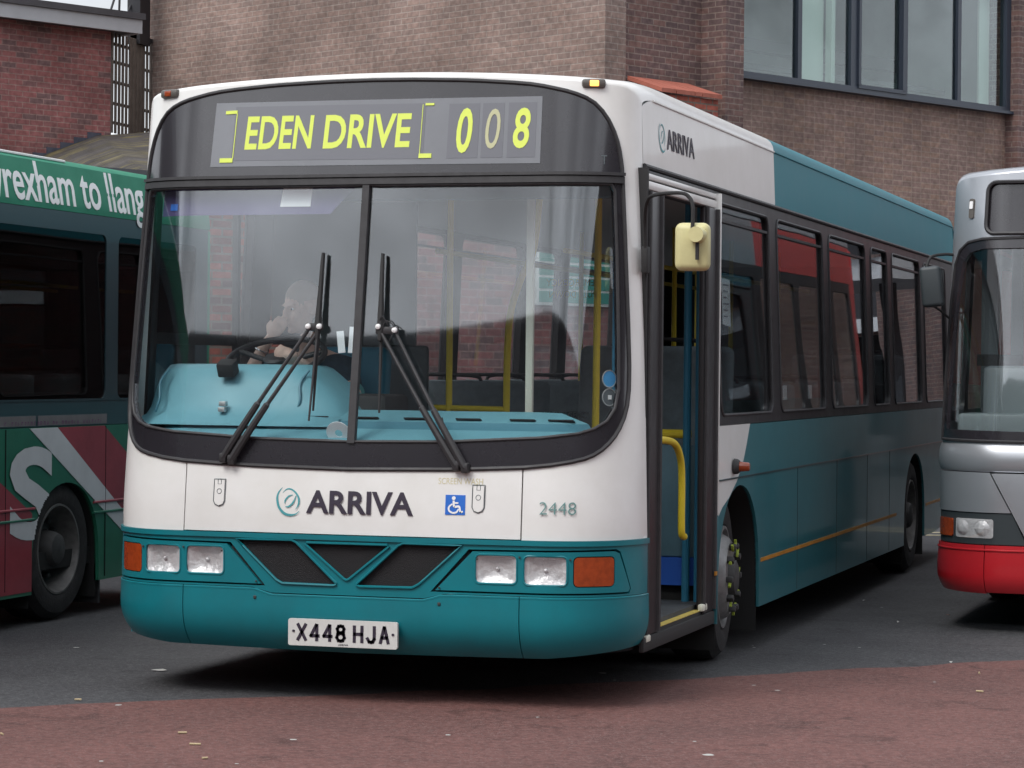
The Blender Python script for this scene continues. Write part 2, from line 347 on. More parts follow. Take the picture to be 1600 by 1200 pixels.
def put(bmf, surf, h0, h1, name, m, parent, wall=True):
    """map a flat (u, v) bmesh onto surf(u, v, h) and give it thickness, with exact surface normals"""
    def P(u, v, h): return Vector(surf(u, v, h))
    def nrm(u, v):
        e = .002; a = P(u+e, v, 0)-P(u-e, v, 0); b = P(u, v+e, 0)-P(u, v-e, 0); n = a.cross(b)
        if n.length < 1e-12: return Vector((0, 0, 1))
        n.normalize(); o = P(u, v, .01)-P(u, v, 0)
        return n if n.dot(o) > 0 else -n
    bmf.verts.ensure_lookup_table(); bmf.verts.index_update()
    nv = [nrm(v.co.x, v.co.y) for v in bmf.verts]
    V = []; NN = []; F = []
    for v in bmf.verts: V.append(P(v.co.x, v.co.y, h1)); NN.append(nv[v.index])
    base = len(V)
    if wall:
        for v in bmf.verts: V.append(P(v.co.x, v.co.y, h0)); NN.append(-nv[v.index])
    for f in bmf.faces:
        idx = [v.index for v in f.verts]
        a, b, c = V[idx[0]], V[idx[1]], V[idx[-1]]
        if (b-a).cross(c-a).dot(NN[idx[0]]) < 0: idx.reverse()
        F.append(idx)
        if wall: F.append([i+base for i in reversed(idx)])
    if wall:
        for e in bmf.edges:
            if len(e.link_faces) == 1:
                i, j = e.verts[0].index, e.verts[1].index
                q = [V[i], V[j], V[j+base], V[i+base]]
                n = (q[1]-q[0]).cross(q[3]-q[0])
                if n.length < 1e-12: continue
                n.normalize()
                cen = Vector(); f = e.link_faces[0]
                for vv in f.verts: cen += V[vv.index]
                cen /= len(f.verts)
                if n.dot((q[0]+q[1])/2-cen) < 0: q = [q[1], q[0], q[3], q[2]]; n = -n
                s = len(V); V += q; NN += [n]*4; F.append([s, s+1, s+2, s+3])
    bmf.free()
    me = bpy.data.meshes.new(name); me.from_pydata(V, [], F)
    me.polygons.foreach_set('use_smooth', [True]*len(me.polygons))
    me.normals_split_custom_set_from_vertices([tuple(n) for n in NN])
    return link(name, me, m, parent)
def flatpoly(polys, du=None, dv=None, urange=None):
    bm = bmesh.new()
    seq = [[Vector((p[0], p[1], 0)) for p in poly] for poly in polys]
    tr = geometry.tessellate_polygon(seq)
    vs = [bm.verts.new(p) for poly in seq for p in poly]
    for a, b, c in tr:
        try: bm.faces.new((vs[a], vs[b], vs[c]))
        except ValueError: pass
    bmesh.ops.recalc_face_normals(bm, faces=bm.faces)
    us = [p[0] for p in polys[0]]; vv = [p[1] for p in polys[0]]
    def cut(co, no):
        bmesh.ops.bisect_plane(bm, geom=bm.verts[:]+bm.edges[:]+bm.faces[:], plane_co=co, plane_no=no, dist=1e-5)
    if du:
        k = math.ceil(min(us)/du)
        while k*du < max(us):
            if urange is None or urange(k*du): cut((k*du, 0, 0), (1, 0, 0))
            k += 1
    if dv:
        k = math.ceil(min(vv)/dv)
        while k*dv < max(vv): cut((0, k*dv, 0), (0, 1, 0)); k += 1
    return bm
def sheet(name, polys, surf, h0, h1, m, parent, du=None, dv=None):
    return put(flatpoly(polys, du, dv), surf, h0, h1, name, m, parent)
def text_bm(txt, bold=0.0, spacing=1.0):
    c = bpy.data.curves.new('t', 'FONT'); c.body = txt; c.size = 1; c.offset = bold; c.space_character = spacing; c.resolution_u = 4
    o = bpy.data.objects.new('t', c); COL.objects.link(o)
    dg = bpy.context.evaluated_depsgraph_get(); me = bpy.data.meshes.new_from_object(o.evaluated_get(dg))
    bm = bmesh.new(); bm.from_mesh(me)
    bpy.data.objects.remove(o); bpy.data.curves.remove(c); bpy.data.meshes.remove(me)
    bmesh.ops.remove_doubles(bm, verts=bm.verts, dist=1e-5)
    return bm
def text(name, txt, surf, u0, u1, v0, v1, m, parent, bold=0.0, h=.003, du=.05, shear=0, spacing=1.0, mirror=False, drop=0, rot=0):
    bm = text_bm(txt, bold, spacing)
    xs = [v.co.x for v in bm.verts]; ys = [v.co.y for v in bm.verts]
    a, b, c, d = min(xs), max(xs), min(ys), max(ys)
    for v in bm.verts:
        x = (v.co.x-a)/(b-a); y = (v.co.y-c)/(d-c)
        if mirror: x = 1-x
        v.co.x = u0+(u1-u0)*x+shear*y; v.co.y = v0+(v1-v0)*y
    lo, hi = min(v.co.x for v in bm.verts), max(v.co.x for v in bm.verts)
    k = math.ceil(lo/du)
    while k*du < hi:
        bmesh.ops.bisect_plane(bm, geom=bm.verts[:]+bm.edges[:]+bm.faces[:], plane_co=(k*du, 0, 0), plane_no=(1, 0, 0), dist=1e-6); k += 1
    return put(bm, surf, h*.3, h, name, m, parent)
def stroke_bm(bm, pts, ws):
    P = smoothpath([(p[0], p[1], 0) for p in pts], 8); n = len(P); A = []; Bv = []
    for i, p in enumerate(P):
        t = (P[min(i+1, n-1)]-P[max(i-1, 0)]).normalized(); s = i/(n-1)*(len(ws)-1); k = min(int(s), len(ws)-2); wv = ws[k]+(ws[k+1]-ws[k])*(s-k)
        o = Vector((-t.y, t.x, 0))*wv/2
        A.append(bm.verts.new(p+o)); Bv.append(bm.verts.new(p-o))
    for i in range(n-1): bm.faces.new((A[i], A[i+1], Bv[i+1], Bv[i]))

def wall(name, quads, m, parent, thick=.0):
    """quads: ((x0,y0),(x1,y1),z0,z1) vertical faces, uv in metres"""
    V = []; F = []; UV = []
    for p, q, z0, z1 in quads:
        s = len(V); Lh = math.hypot(q[0]-p[0], q[1]-p[1]); u0 = p[0]*.7+p[1]*.9
        V += [(p[0], p[1], z0), (q[0], q[1], z0), (q[0], q[1], z1), (p[0], p[1], z1)]; F.append([s, s+1, s+2, s+3])
        UV += [(u0, z0), (u0+Lh, z0), (u0+Lh, z1), (u0, z1)]
    me = bpy.data.meshes.new(name); me.from_pydata(V, [], F); uv = me.uv_layers.new(name='UVMap')
    for i, c in enumerate(UV): uv.data[i].uv = c
    return link(name, me, m, parent)
def boxuv(name, boxes, m, parent):
    """axis boxes (x0,x1,y0,y1,z0,z1) in the parent's own frame with metre uv on every face"""
    V = []; F = []; UV = []
    for x0, x1, y0, y1, z0, z1 in boxes:
        for (p, q) in (((x0, y0), (x1, y0)), ((x1, y0), (x1, y1)), ((x1, y1), (x0, y1)), ((x0, y1), (x0, y0))):
            s = len(V); Lh = math.hypot(q[0]-p[0], q[1]-p[1]); u0 = p[0]+p[1]
            sg = 1 if (q[0]+q[1]) > (p[0]+p[1]) else -1
            V += [(p[0], p[1], z0), (q[0], q[1], z0), (q[0], q[1], z1), (p[0], p[1], z1)]; F.append([s, s+1, s+2, s+3])
            UV += [(u0, z0), (u0+sg*Lh, z0), (u0+sg*Lh, z1), (u0, z1)]
        for z in (z0, z1):
            s = len(V); V += [(x0, y0, z), (x1, y0, z), (x1, y1, z), (x0, y1, z)]; F.append([s, s+1, s+2, s+3] if z == z1 else [s+3, s+2, s+1, s])
            UV += [(x0, y0), (x1, y0), (x1, y1), (x0, y1)] if z == z1 else [(x0, y1), (x1, y1), (x1, y0), (x0, y0)]
    me = bpy.data.meshes.new(name); me.from_pydata(V, [], F); uv = me.uv_layers.new(name='UVMap')
    for i, c in enumerate(UV): uv.data[i].uv = c
    return link(name, me, m, parent, local=True)

# ------------------------------------------------------------------ bus body surfaces
def tt(z):
    t = (z-1.1)/1.2; return min((math.sqrt(t*t+.02)+t)/2, 1.36)
def rk(z):
    t = z-.8
    return .145*(math.sqrt(t*t+.01)+t-.2+.1)/2*1.0 if t < 0 else .145*(math.sqrt(t*t+.01)-.1)+.0
def rake(z):
    t = max(z-.8, 0); return .145*(math.sqrt(t*t+.01)-.1)
CR = .39; XC = .86; SM = XC+CR*PI/2
def xs_(s):
    a = min(abs(s), SM); x = a if a <= XC else XC+CR*math.sin((a-XC)/CR)
    return x
def make_front(X0=0, Y0=0):
    def F(s, z, h=0):
        a = abs(s); sg = 1 if s >= 0 else -1
        if a <= XC: x = a; y = .030*x*x; n = (.060*x, -1)
        else:
            ph = min((a-XC)/CR, PI/2); x = XC+CR*math.sin(ph); y = .030*x*x+CR*(1-math.cos(ph)); n = (math.sin(ph)+.060*x*math.cos(ph), -math.cos(ph))
        nl = math.hypot(*n); k = tt(z); e = max(0, a-SM)
        X = x*(1-.0385*k)+n[0]/nl*h; Y = y*(1-.33*k)+rake(z)+n[1]/nl*h+e
        return (X0+sg*X, Y0+Y, z)
    return F
F = make_front()
def yfe(z): return F(SM, z)[1]+.001
def edge_(z0, z1, n=8): return [(yfe(z0+(z1-z0)*i/n), z0+(z1-z0)*i/n) for i in range(n+1)]
def H_(x):
    x = min(abs(x), 1.25); z = 2.838-.04*x*x
    if x > 1.18: z -= .07-math.sqrt(max(0, .07**2-(x-1.18)**2))
    return z
def zt(s): return H_(xs_(s))-.047
def make_side(sg, X0=0, Y0=0):
    def S(y, z, h=0): return (X0+sg*(1.25-.048*tt(z)+h), Y0+y, z)
    return S
def grid(name, rows, m, parent, closed=False):
    V = [tuple(p) for r in rows for p in r]; n = len(rows[0]); Fc = []
    for i in range(len(rows)-1):
        for j in range(n-1): Fc.append((i*n+j, i*n+j+1, (i+1)*n+j+1, (i+1)*n+j))
    me = bpy.data.meshes.new(name); me.from_pydata(V, [], Fc)
    me.polygons.foreach_set('use_smooth', [True]*len(me.polygons)); me.set_sharp_from_angle(angle=R(50))
    return link(name, me, m, parent)
SL = [-SM+CR*PI/2*k/10 for k in range(10)]+[-XC+2*XC*k/28 for k in range(29)]+[XC+CR*PI/2*(k+1)/10 for k in range(10)]
def roof(parent, m1, m2, ysplit, yend, X0=0, Y0=0, Fs=None):
    Fs = Fs or F; rows = []
    for i in range(11):
        t = i/10; row = []
        for s in SL:
            p0 = Vector(Fs(s, zt(s), 0)); x = xs_(s)*(1 if s >= 0 else -1)
            y1 = Y0+.95; z1 = H_(x); y = p0.y+(y1-p0.y)*(1-math.cos(t*PI/2))**1.25 if t < 1 else y1
            z = p0.z+(z1-p0.z)*math.sin(t*PI/2); xx = p0.x+(X0+x*.949-p0.x)*t
            row.append((xx, y, z))
        rows.append(row)
    grid('roof_dome', rows, m1, parent)
    def r2(y): return [(X0+xs_(s)*(1 if s >= 0 else -1)*.949, Y0+y, H_(xs_(s))) for s in SL]
    if ysplit: grid('roof_panel', [r2(.95), r2(ysplit)], m1, parent); grid('roof_panel', [r2(ysplit), r2(yend-.15), [(a, b+.13, c-.05) for a, b, c in r2(yend-.15)], [(a*1+0, b+.15, 2.3) for a, b, c in r2(yend-.15)]], m2, parent)
    else: grid('roof_panel', [r2(.95), r2(yend)], m2, parent)

def mask_outline():
    half = [(.45, 1.043), (.80, 1.058), (1.0, 1.085), (1.10, 1.115), (1.17, 1.165), (1.225, 1.23), (1.27, 1.33), (1.285, 1.5), (1.27, 1.9), (1.25, 2.3), (1.24, 2.4), (1.215, 2.49), (1.165, 2.58), (1.09, 2.655), (1.0, 2.695), (.9, 2.72), (.78, 2.742), (.6, 2.757), (.45, 2.766), (.2, 2.774)]
    half = [(p.x, p.y) for p in smoothpath([(a, b, 0) for a, b in half], 2)]
    return [(0, 1.035)]+half+[(0, 2.776)]+[(-a, b) for a, b in reversed(half)]
def screen_outline(sg, x0=.012, top=2.298):
    h = [(x0, 1.157), (.44, 1.163), (.87, 1.187), (1.03, 1.207), (1.10, 1.228), (1.16, 1.262), (1.20, 1.315), (1.22, 1.40), (1.22, 1.6), (1.212, 2.0), (1.2, top-.03), (1.18, top), (x0, top)]
    return [(sg*a, b) for a, b in h]

bus = thing('city_bus', 'white and teal single deck bus with its front door folded open, in the middle', 'bus', (0, 5.3, 0))
MO = mask_outline(); FT = .745
# white front body: horseshoe round the black mask, with the hinged flap below it
def zm(s):
    return 1.035+.012*abs(s)/.45 if abs(s) < .45 else 1.043+(abs(s)-.45)*.043
i0 = next(i for i, p in enumerate(MO) if p[0] > .80)
ring = [p for p in MO if not (abs(p[0]) < .796 and p[1] < 1.1)]
k0 = min(range(len(ring)), key=lambda i: (abs(ring[i][0]-.80)+abs(ring[i][1]-1.06)))
ring = ring[k0:]+ring[:k0]
top = [(s, zt(s)) for s in SL]
horse = [(.796, FT), (.796, zm(.8)+.001)]+[p for p in ring]+[(-.796, zm(.8)+.001), (-.796, FT)]
outer = [(-SM, FT), (-SM, zt(SM))]+[(s, z) for s, z in top[1:-1]]+[(SM, zt(SM)), (SM, FT)]
sheet('front_body', [horse+list(reversed(outer))], F, -.03, 0, M['white'], bus, du=.04)
flap = [(-.79, FT+.003), (.79, FT+.003), (.79, zm(.79)-.004), (.4, zm(.4)-.004), (0, 1.03), (-.4, zm(.4)-.004), (-.79, zm(.79)-.004)]
fl = sheet('front_flap', [flap], F, -.03, .001, M['white'], bus, du=.06)
sheet('flap_gap', [[(-.81, FT-.01), (.81, FT-.01), (.81, 1.07), (-.81, 1.07)]], F, -.05, -.031, M['gap'], bus, du=.1)
# mask, screens, destination glass
sheet('mask', [MO, screen_outline(1), list(reversed(screen_outline(-1)))], F, -.025, .002, M['black'], bus, du=.04, dv=.2)
bm = B(); tube(bm, [F(s, z, .003) for s, z in lerp_poly(MO, .05)], .0095, 8, closed=True); obj('mask_seal', bm, M['rubber'], bus)
for sg in (1, -1):
    ws = sheet('windscreen', [screen_outline(sg)], F, -.014, -.010, M['glass'], bus, du=.04, dv=.1)
    bm = B(); tube(bm, [F(s, z, .002) for s, z in lerp_poly(screen_outline(sg), .05)], .0075, 8, closed=True); obj('windscreen_seal', bm, M['rubber'], ws)
sheet('screen_divider', [[(-.017, 1.15), (.017, 1.15), (.017, 2.31), (-.017, 2.31)]], F, -.02, .012, M['rubber'], bus, dv=.1)
sheet('header_bar', [[(-1.25, 2.303), (1.25, 2.303), (1.25, 2.332), (-1.25, 2.332)]], F, 0, .016, M['rubber'], bus, du=.04)
sheet('header_bar', [[(-1.25, 2.336), (1.25, 2.336), (1.25, 2.350), (-1.25, 2.350)]], F, 0, .022, M['rubber'], bus, du=.04)
ds = sheet('destination_display', [[(-.805, 2.393), (.835, 2.388), (.84, 2.686), (-.80, 2.688)]], F, .001, .0045, M['blind'], bus, du=.06)
sheet('blind_panel', [[(-.70, 2.42), (.27, 2.415), (.275, 2.665), (-.695, 2.668)]], F, .0045, .0055, M['blindpad'], ds, du=.06)
for a, b in ((.385, .535), (.55, .655), (.675, .81)):
    sheet('blind_panel', [[(a, 2.415), (b, 2.415), (b+.005, 2.66), (a+.005, 2.66)]], F, .0045, .0055, M['blindpad'], ds, du=.06)
text('lettering', 'EDEN', F, -.634, -.292, 2.470, 2.622, M['lime'], ds, bold=.02, h=.0065, shear=.008)
text('lettering', 'DRIVE', F, -.232, .200, 2.467, 2.621, M['lime'], ds, bold=.02, h=.0065, shear=.008)
text('number', '0', F, .422, .497, 2.437, 2.640, M['lime'], ds, bold=.02, h=.0075, shear=.018)
text('number', '0', F, .562, .632, 2.455, 2.634, M['limefade'], ds, bold=.0, h=.0075, shear=.018)
text('number', '8', F, .698, .775, 2.455, 2.636, M['lime'], ds, bold=.02, h=.0075, shear=.018)
for pts in ([(-.757, 2.412), (-.69, 2.412), (-.69, 2.432), (-.757, 2.432)], [(-.745, 2.635), (-.685, 2.637), (-.685, 2.652), (-.745, 2.650)], [(-.6915, 2.432), (-.688, 2.432), (-.683, 2.64), (-.687, 2.64)],
            [(.25, 2.418), (.312, 2.418), (.312, 2.438), (.25, 2.438)], [(.272, 2.655), (.315, 2.655), (.315, 2.665), (.272, 2.665)], [(.252, 2.43), (.255, 2.43), (.262, 2.66), (.259, 2.66)]):
    sheet('blind_mark', [pts], F, .005, .0078, M['lime'], ds)
text('pane_mark', 'T', F, 1.125, 1.155, 2.385, 2.425, M['trim'], bus, h=.004)
# roof
roof(bus, M['white'], M['coveteal'], 3.45, 11.08)
for sg in (1, -1):
    ml = B(); box(ml, F(sg*1.085, 2.742, -.004), (.105, .045, .040), Matrix.Rotation(sg*R(20), 3, 'Z'), .012)
    mk = obj('marker_lamp', ml, M['lamphouse'], bus)
    bb = B(); box(bb, F(sg*1.08, 2.742, .018), (.04, .01, .026), Matrix.Rotation(sg*R(20), 3, 'Z'), .004)
    obj('lamp_lens', bb, M['bulb'] if sg > 0 else M['amber'], mk)
bm = B(); box(bm, (.60, 1.3, 2.845), (.09, .12, .03), bev=.01); obj('roof_vent', bm, M['white'], bus)
bm = B(); box(bm, (-.75, 1.6, 2.83), (.06, .06, .04), bev=.01); obj('roof_vent', bm, M['matt'], bus)
# lamp and grille band
def holeR(sg): return [(sg*a, b) for a, b in [(.560, .700), (1.222, .707), (1.245, .695), (1.312, .530), (1.298, .511), (.388, .511)]]
G1 = [(-.530, .716), (-.262, .718), (-.240, .708), (-.050, .535), (-.048, .528), (-.062, .523), (-.305, .525), (-.335, .54)]
G3 = [(-a, b) for a, b in reversed(G1)]
G2 = [(-.19, .709), (.19, .709), (.198, .702), (.012, .553), (0, .549), (-.012, .553), (-.198, .702)]
bandp = [(-SM, .503), (-.45, .503), (-.36, .481), (.36, .481), (.45, .503), (SM, .503), (SM, .742), (-SM, .742)]
sheet('grille_band', [bandp, holeR(-1), holeR(1), G1, G2, G3], F, -.03, .002, M['teal'], bus, du=.04)
sheet('grille_mesh', [[(-.56, .50), (.56, .50), (.56, .735), (-.56, .735)]], F, -.03, -.012, M['grille'], bus, du=.06)
sheet('moulding', [[(-SM, .722), (SM, .722), (SM, .744), (-SM, .744)]], F, 0, .011, M['teal'], bus, du=.04)
for G in (G1, G2, G3):
    bm = B(); tube(bm, [F(s, z, .006) for s, z in lerp_poly(G, .04)], .006, 6, closed=True); obj('grille_trim', bm, M['teal'], bus)
sheet('band_gap', [[(-SM, .47), (SM, .47), (SM, .75), (-SM, .75)]], F, -.06, -.032, M['gap'], bus, du=.1)
def lampset(sg):
    P = [(sg*a, b) for a, b in [(.578, .692), (1.212, .699), (1.236, .688), (1.302, .533), (1.290, .519), (.410, .519)]]
    lampr = [(.590, .778, .554, .680), (.807, .995, .552, .678)]; indr = (1.020, 1.212, .545, .678)
    holes = [rrect(sg*a if sg > 0 else -b, sg*b if sg > 0 else -a, c, d, .022) for a, b, c, d in lampr+[indr]]
    pn = sheet('lamp_panel', [P]+holes, F, -.03, .005, M['teal'], bus, du=.04)
    for (a, b, c, d) in lampr:
        u0, u1 = (a, b) if sg > 0 else (-b, -a); cu, cv = (u0+u1)/2, (c+d)/2
        rows = []
        for i in range(9):
            rr = i/8; row = []
            for j in range(33):
                t = 2*PI*j/32; ct, st = math.cos(t), math.sin(t); q = 1/max(abs(ct), abs(st))**(.75*rr)
                row.append(F(cu+rr*ct*q*(u1-u0)/2, cv+rr*st*q*(d-c)/2*.98, -.029+.026*rr*rr))
            rows.append(row)
        hl = grid('headlamp', rows, M['chrome'], bus)
        bb = B(); bmesh.ops.create_uvsphere(bb, u_segments=12, v_segments=8, radius=.009, matrix=Matrix.Translation(Vector(F(cu, cv, -.022)))); obj('bulb', bb, M['chrome'], hl)
        put(flatpoly([rrect(u0+.003, u1-.003, c+.003, d-.003, .02)], .03, .03), lambda u, v, h, cu=cu, cv=cv: F(u, v, h+.004-.6*((u-cu)**2+(v-cv)**2)), -.012, .002, 'lamp_glass', M['lens'], hl)
        bb = B(); tube(bb, [F(s, z, .004) for s, z in rrect(u0, u1, c, d, .022)], .005, 6, closed=True); obj('lamp_rim', bb, M['teal'], hl)
    a, b, c, d = indr; u0, u1 = (a, b) if sg > 0 else (-b, -a)
    il = put(flatpoly([rrect(u0+.004, u1-.004, c+.004, d-.004, .018)], .03, .03), lambda u, v, h: F(u, v, h), -.02, .004, 'indicator_lamp', M['amber'], bus)
    for su, sv in ((.60, .66), (.43, .53), (1.0+.007, .665), (.79, .672)):
        bb = B(); box(bb, F(sg*su, sv, .010), (.008, .006, .008), bev=.002); obj('screw', bb, M['hub'], bus)
lampset(1); lampset(-1)
# bumper
def FB(s, z, h=0):
    t = max(0, (.42-z)/.2); return F(s, z, h+.010-.095*t**2.6-.03*max(0, z-.42))
def bot(s): return .218+.012*abs(s)+.035*max(0, abs(s)-.9)/.5
def btop(s): a = abs(s); return .494 if a > .44 else (.470 if a < .36 else .470+(a-.36)/.08*.024)
def strip_poly(s0, s1, n=24):
    S = [s0+(s1-s0)*i/n for i in range(n+1)]
    for kk in (-.44, -.36, .36, .44):
        if s0 < kk < s1: S.append(kk)
    S.sort(); return [(s, bot(s)) for s in S]+[(s, btop(s)) for s in reversed(S)]
for a, b in ((-SM, -.792), (-.788, .788), (.792, SM)):
    bp = sheet('bumper', [strip_poly(a, b)], FB, -.02, 0, M['teal'], bus, du=.04, dv=.02)
    bm = B(); tube(bm, [FB(s, btop(s)+.001, -.004) for s in [a+(b-a)*i/40 for i in range(41)]], .006, 6); obj('bumper_edge', bm, M['teal'], bp)
sheet('bumper_gap', [[(-SM, .25), (SM, .25), (SM, .5), (-SM, .5)]], F, -.09, -.06, M['gap'], bus, du=.1)
for s in (-.435, .43):
    bm = B(); box(bm, FB(s, .459, .001), (.014, .008, .014), bev=.003); obj('bumper_bolt', bm, M['hub'], bus)
np_ = sheet('number_plate', [rrect(-.262, .250, .256, .374, .01)], lambda s, z, h=0: (s, -.028+h*-1, z), -.01, .006, M['plate'], bus)
PS = lambda s, z, h=0: (s, -.0345-h, z)
GL = {'X': [[(0, 0), (1, 1)], [(0, 1), (1, 0)]], '4': [[(.78, 0), (.78, 1)], [(.70, 1), (0, .28), (1, .28)]], 'H': [[(0, 0), (0, 1)], [(1, 0), (1, 1)], [(0, .5), (1, .5)]],
      'J': [[(.9, 1), (.9, .22), (.72, .03), (.5, 0), (.22, .03), (0, .24)]], 'A': [[(0, 0), (.46, 1), (.54, 1), (1, 0)], [(.18, .33), (.82, .33)]],
      '8': [[(.5, .53), (.14, .62), (.06, .80), (.22, .97), (.5, 1), (.78, .97), (.94, .80), (.86, .62), (.5, .53), (.1, .42), (0, .22), (.2, .03), (.5, 0), (.8, .03), (1, .22), (.9, .42), (.5, .53)]]}
def plate_letter(ch, u0, u1, v0, v1, wd=.0145):
    bm = bmesh.new()
    for st_ in GL[ch]:
        P_ = [(u0+wd/2+(u1-u0-wd)*x, v0+wd/2+(v1-v0-wd)*y) for x, y in st_]
        for (a, b), (c, d) in zip(P_, P_[1:]):
            L_ = math.hypot(c-a, d-b); ex, ey = (c-a)/L_*wd/2, (d-b)/L_*wd/2; q = .75
            bm.faces.new([bm.verts.new((x, y, 0)) for x, y in ((a-ex*q-ey, b-ey*q+ex), (c+ex*q-ey, d+ey*q+ex), (c+ex*q+ey, d+ey*q-ex), (a-ex*q+ey, b-ey*q-ex))])
    bmesh.ops.recalc_face_normals(bm, faces=bm.faces)
    put(bm, PS, .0003, .001, 'lettering', M['ink'], np_, wall=False)
for i, ch in enumerate('X448'): plate_letter(ch, -.222+i*.061, -.222+i*.061+.050, .276, .356)
for i, ch in enumerate('HJA'): plate_letter(ch, .043+i*.061, .043+i*.061+.050, .276, .356)
text('small_lettering', 'ARRIVA', PS, -.025, .022, .262, .270, M['ink'], np_, h=.001)
for s in (-.236, .23): sheet('plate_screw', [rrect(s-.006, s+.006, .315, .325, .004)], PS, 0, .003, M['ink'], np_)
# front markings
text('lettering', 'ARRIVA', F, -.197, .304, .838, .940, M['ink'], fl, bold=.024, h=.0022)
def logo(surf, cx, cz, k, parent, h=.002):
    bm = bmesh.new()
    def q(pts): return [(cx+(x-220)*k, cz-(y-270)*k) for x, y in pts]
    stroke_bm(bm, q([(152, 138), (112, 190), (100, 250), (120, 330), (175, 390), (240, 408), (300, 398), (342, 365)]), [2*k, 16*k, 22*k, 24*k, 26*k, 22*k, 12*k, 2*k])
    stroke_bm(bm, q([(155, 192), (200, 155), (250, 158), (300, 195), (330, 250), (325, 310), (295, 355)]), [2*k, 12*k, 15*k, 18*k, 20*k, 14*k, 2*k])
    stroke_bm(bm, q([(182, 298), (188, 262), (225, 222), (266, 210)]), [4*k, 16*k, 14*k, 3*k])
    stroke_bm(bm, q([(188, 326), (225, 325), (270, 285), (300, 215)]), [3*k, 16*k, 18*k, 4*k])
    bmesh.ops.recalc_face_normals(bm, faces=bm.faces)
    return put(bm, surf, h*.3, h, 'emblem', M['logo'], parent, wall=False)
logo(F, -.283, .890, .00045, fl)
text('fleet_number', '2448', F, .873, 1.030, .858, .912, M['grn'], bus, bold=-.012, h=.0016)
text('faded_lettering', 'SCREEN WASH', F, .415, .617, .980, 1.007, M['ghost'], fl, h=.0016)
wc = sheet('wheelchair_badge', [[(.451, .848), (.541, .848), (.541, .934), (.451, .934)]], F, .001, .003, M['blue'], fl)
bm = bmesh.new(); 
def wp(pts): return [(.451+x*.09, .848+y*.086) for x, y in pts]
stroke_bm(bm, wp([(.42, .72), (.46, .42), (.70, .42), (.78, .16), (.90, .18)]), [.009, .010, .009, .008, .007])
stroke_bm(bm, wp([(.46, .60), (.66, .60)]), [.007, .007])
stroke_bm(bm, wp([(.36, .55), (.20, .40), (.20, .22), (.38, .10), (.58, .14), (.68, .30)]), [.006, .008, .008, .008, .008, .006])
cc = [bm.verts.new((.451+.42*.09+.0085*math.cos(t*PI/8), .848+.84*.086+.0085*math.sin(t*PI/8), 0)) for t in range(16)]; bm.faces.new(cc)
put(bm, F, .003, .0042, 'wheelchair_symbol', M['wht'], wc, wall=False)
for s in (-.62, .60):
    lt = sheet('flap_latch', [[(s-.024+.024, .862), (s+.016, .868), (s+.024, .882), (s+.024, .975), (s-.024, .975), (s-.024, .882), (s-.016, .868)]], F, .001, .006, M['white'], fl)
    bm = B(); tube(bm, [F(u, v, .003) for u, v in lerp_poly([(s, .858), (s+.02, .866), (s+.028, .882), (s+.028, .979), (s-.028, .979), (s-.028, .882), (s-.02, .866)], .02)], .0018, 5, closed=True)
    tube(bm, [F(s+u, v, .006) for u, v in ((-.008, .978), (-.008, .957), (.008, .957), (.008, .978))], .0015, 5)
    tube(bm, [F(s+.011*math.cos(t*PI/8), .925+.011*math.sin(t*PI/8), .006) for t in range(16)], .0014, 5, closed=True)
    obj('latch_outline', bm, M['trim'], lt)

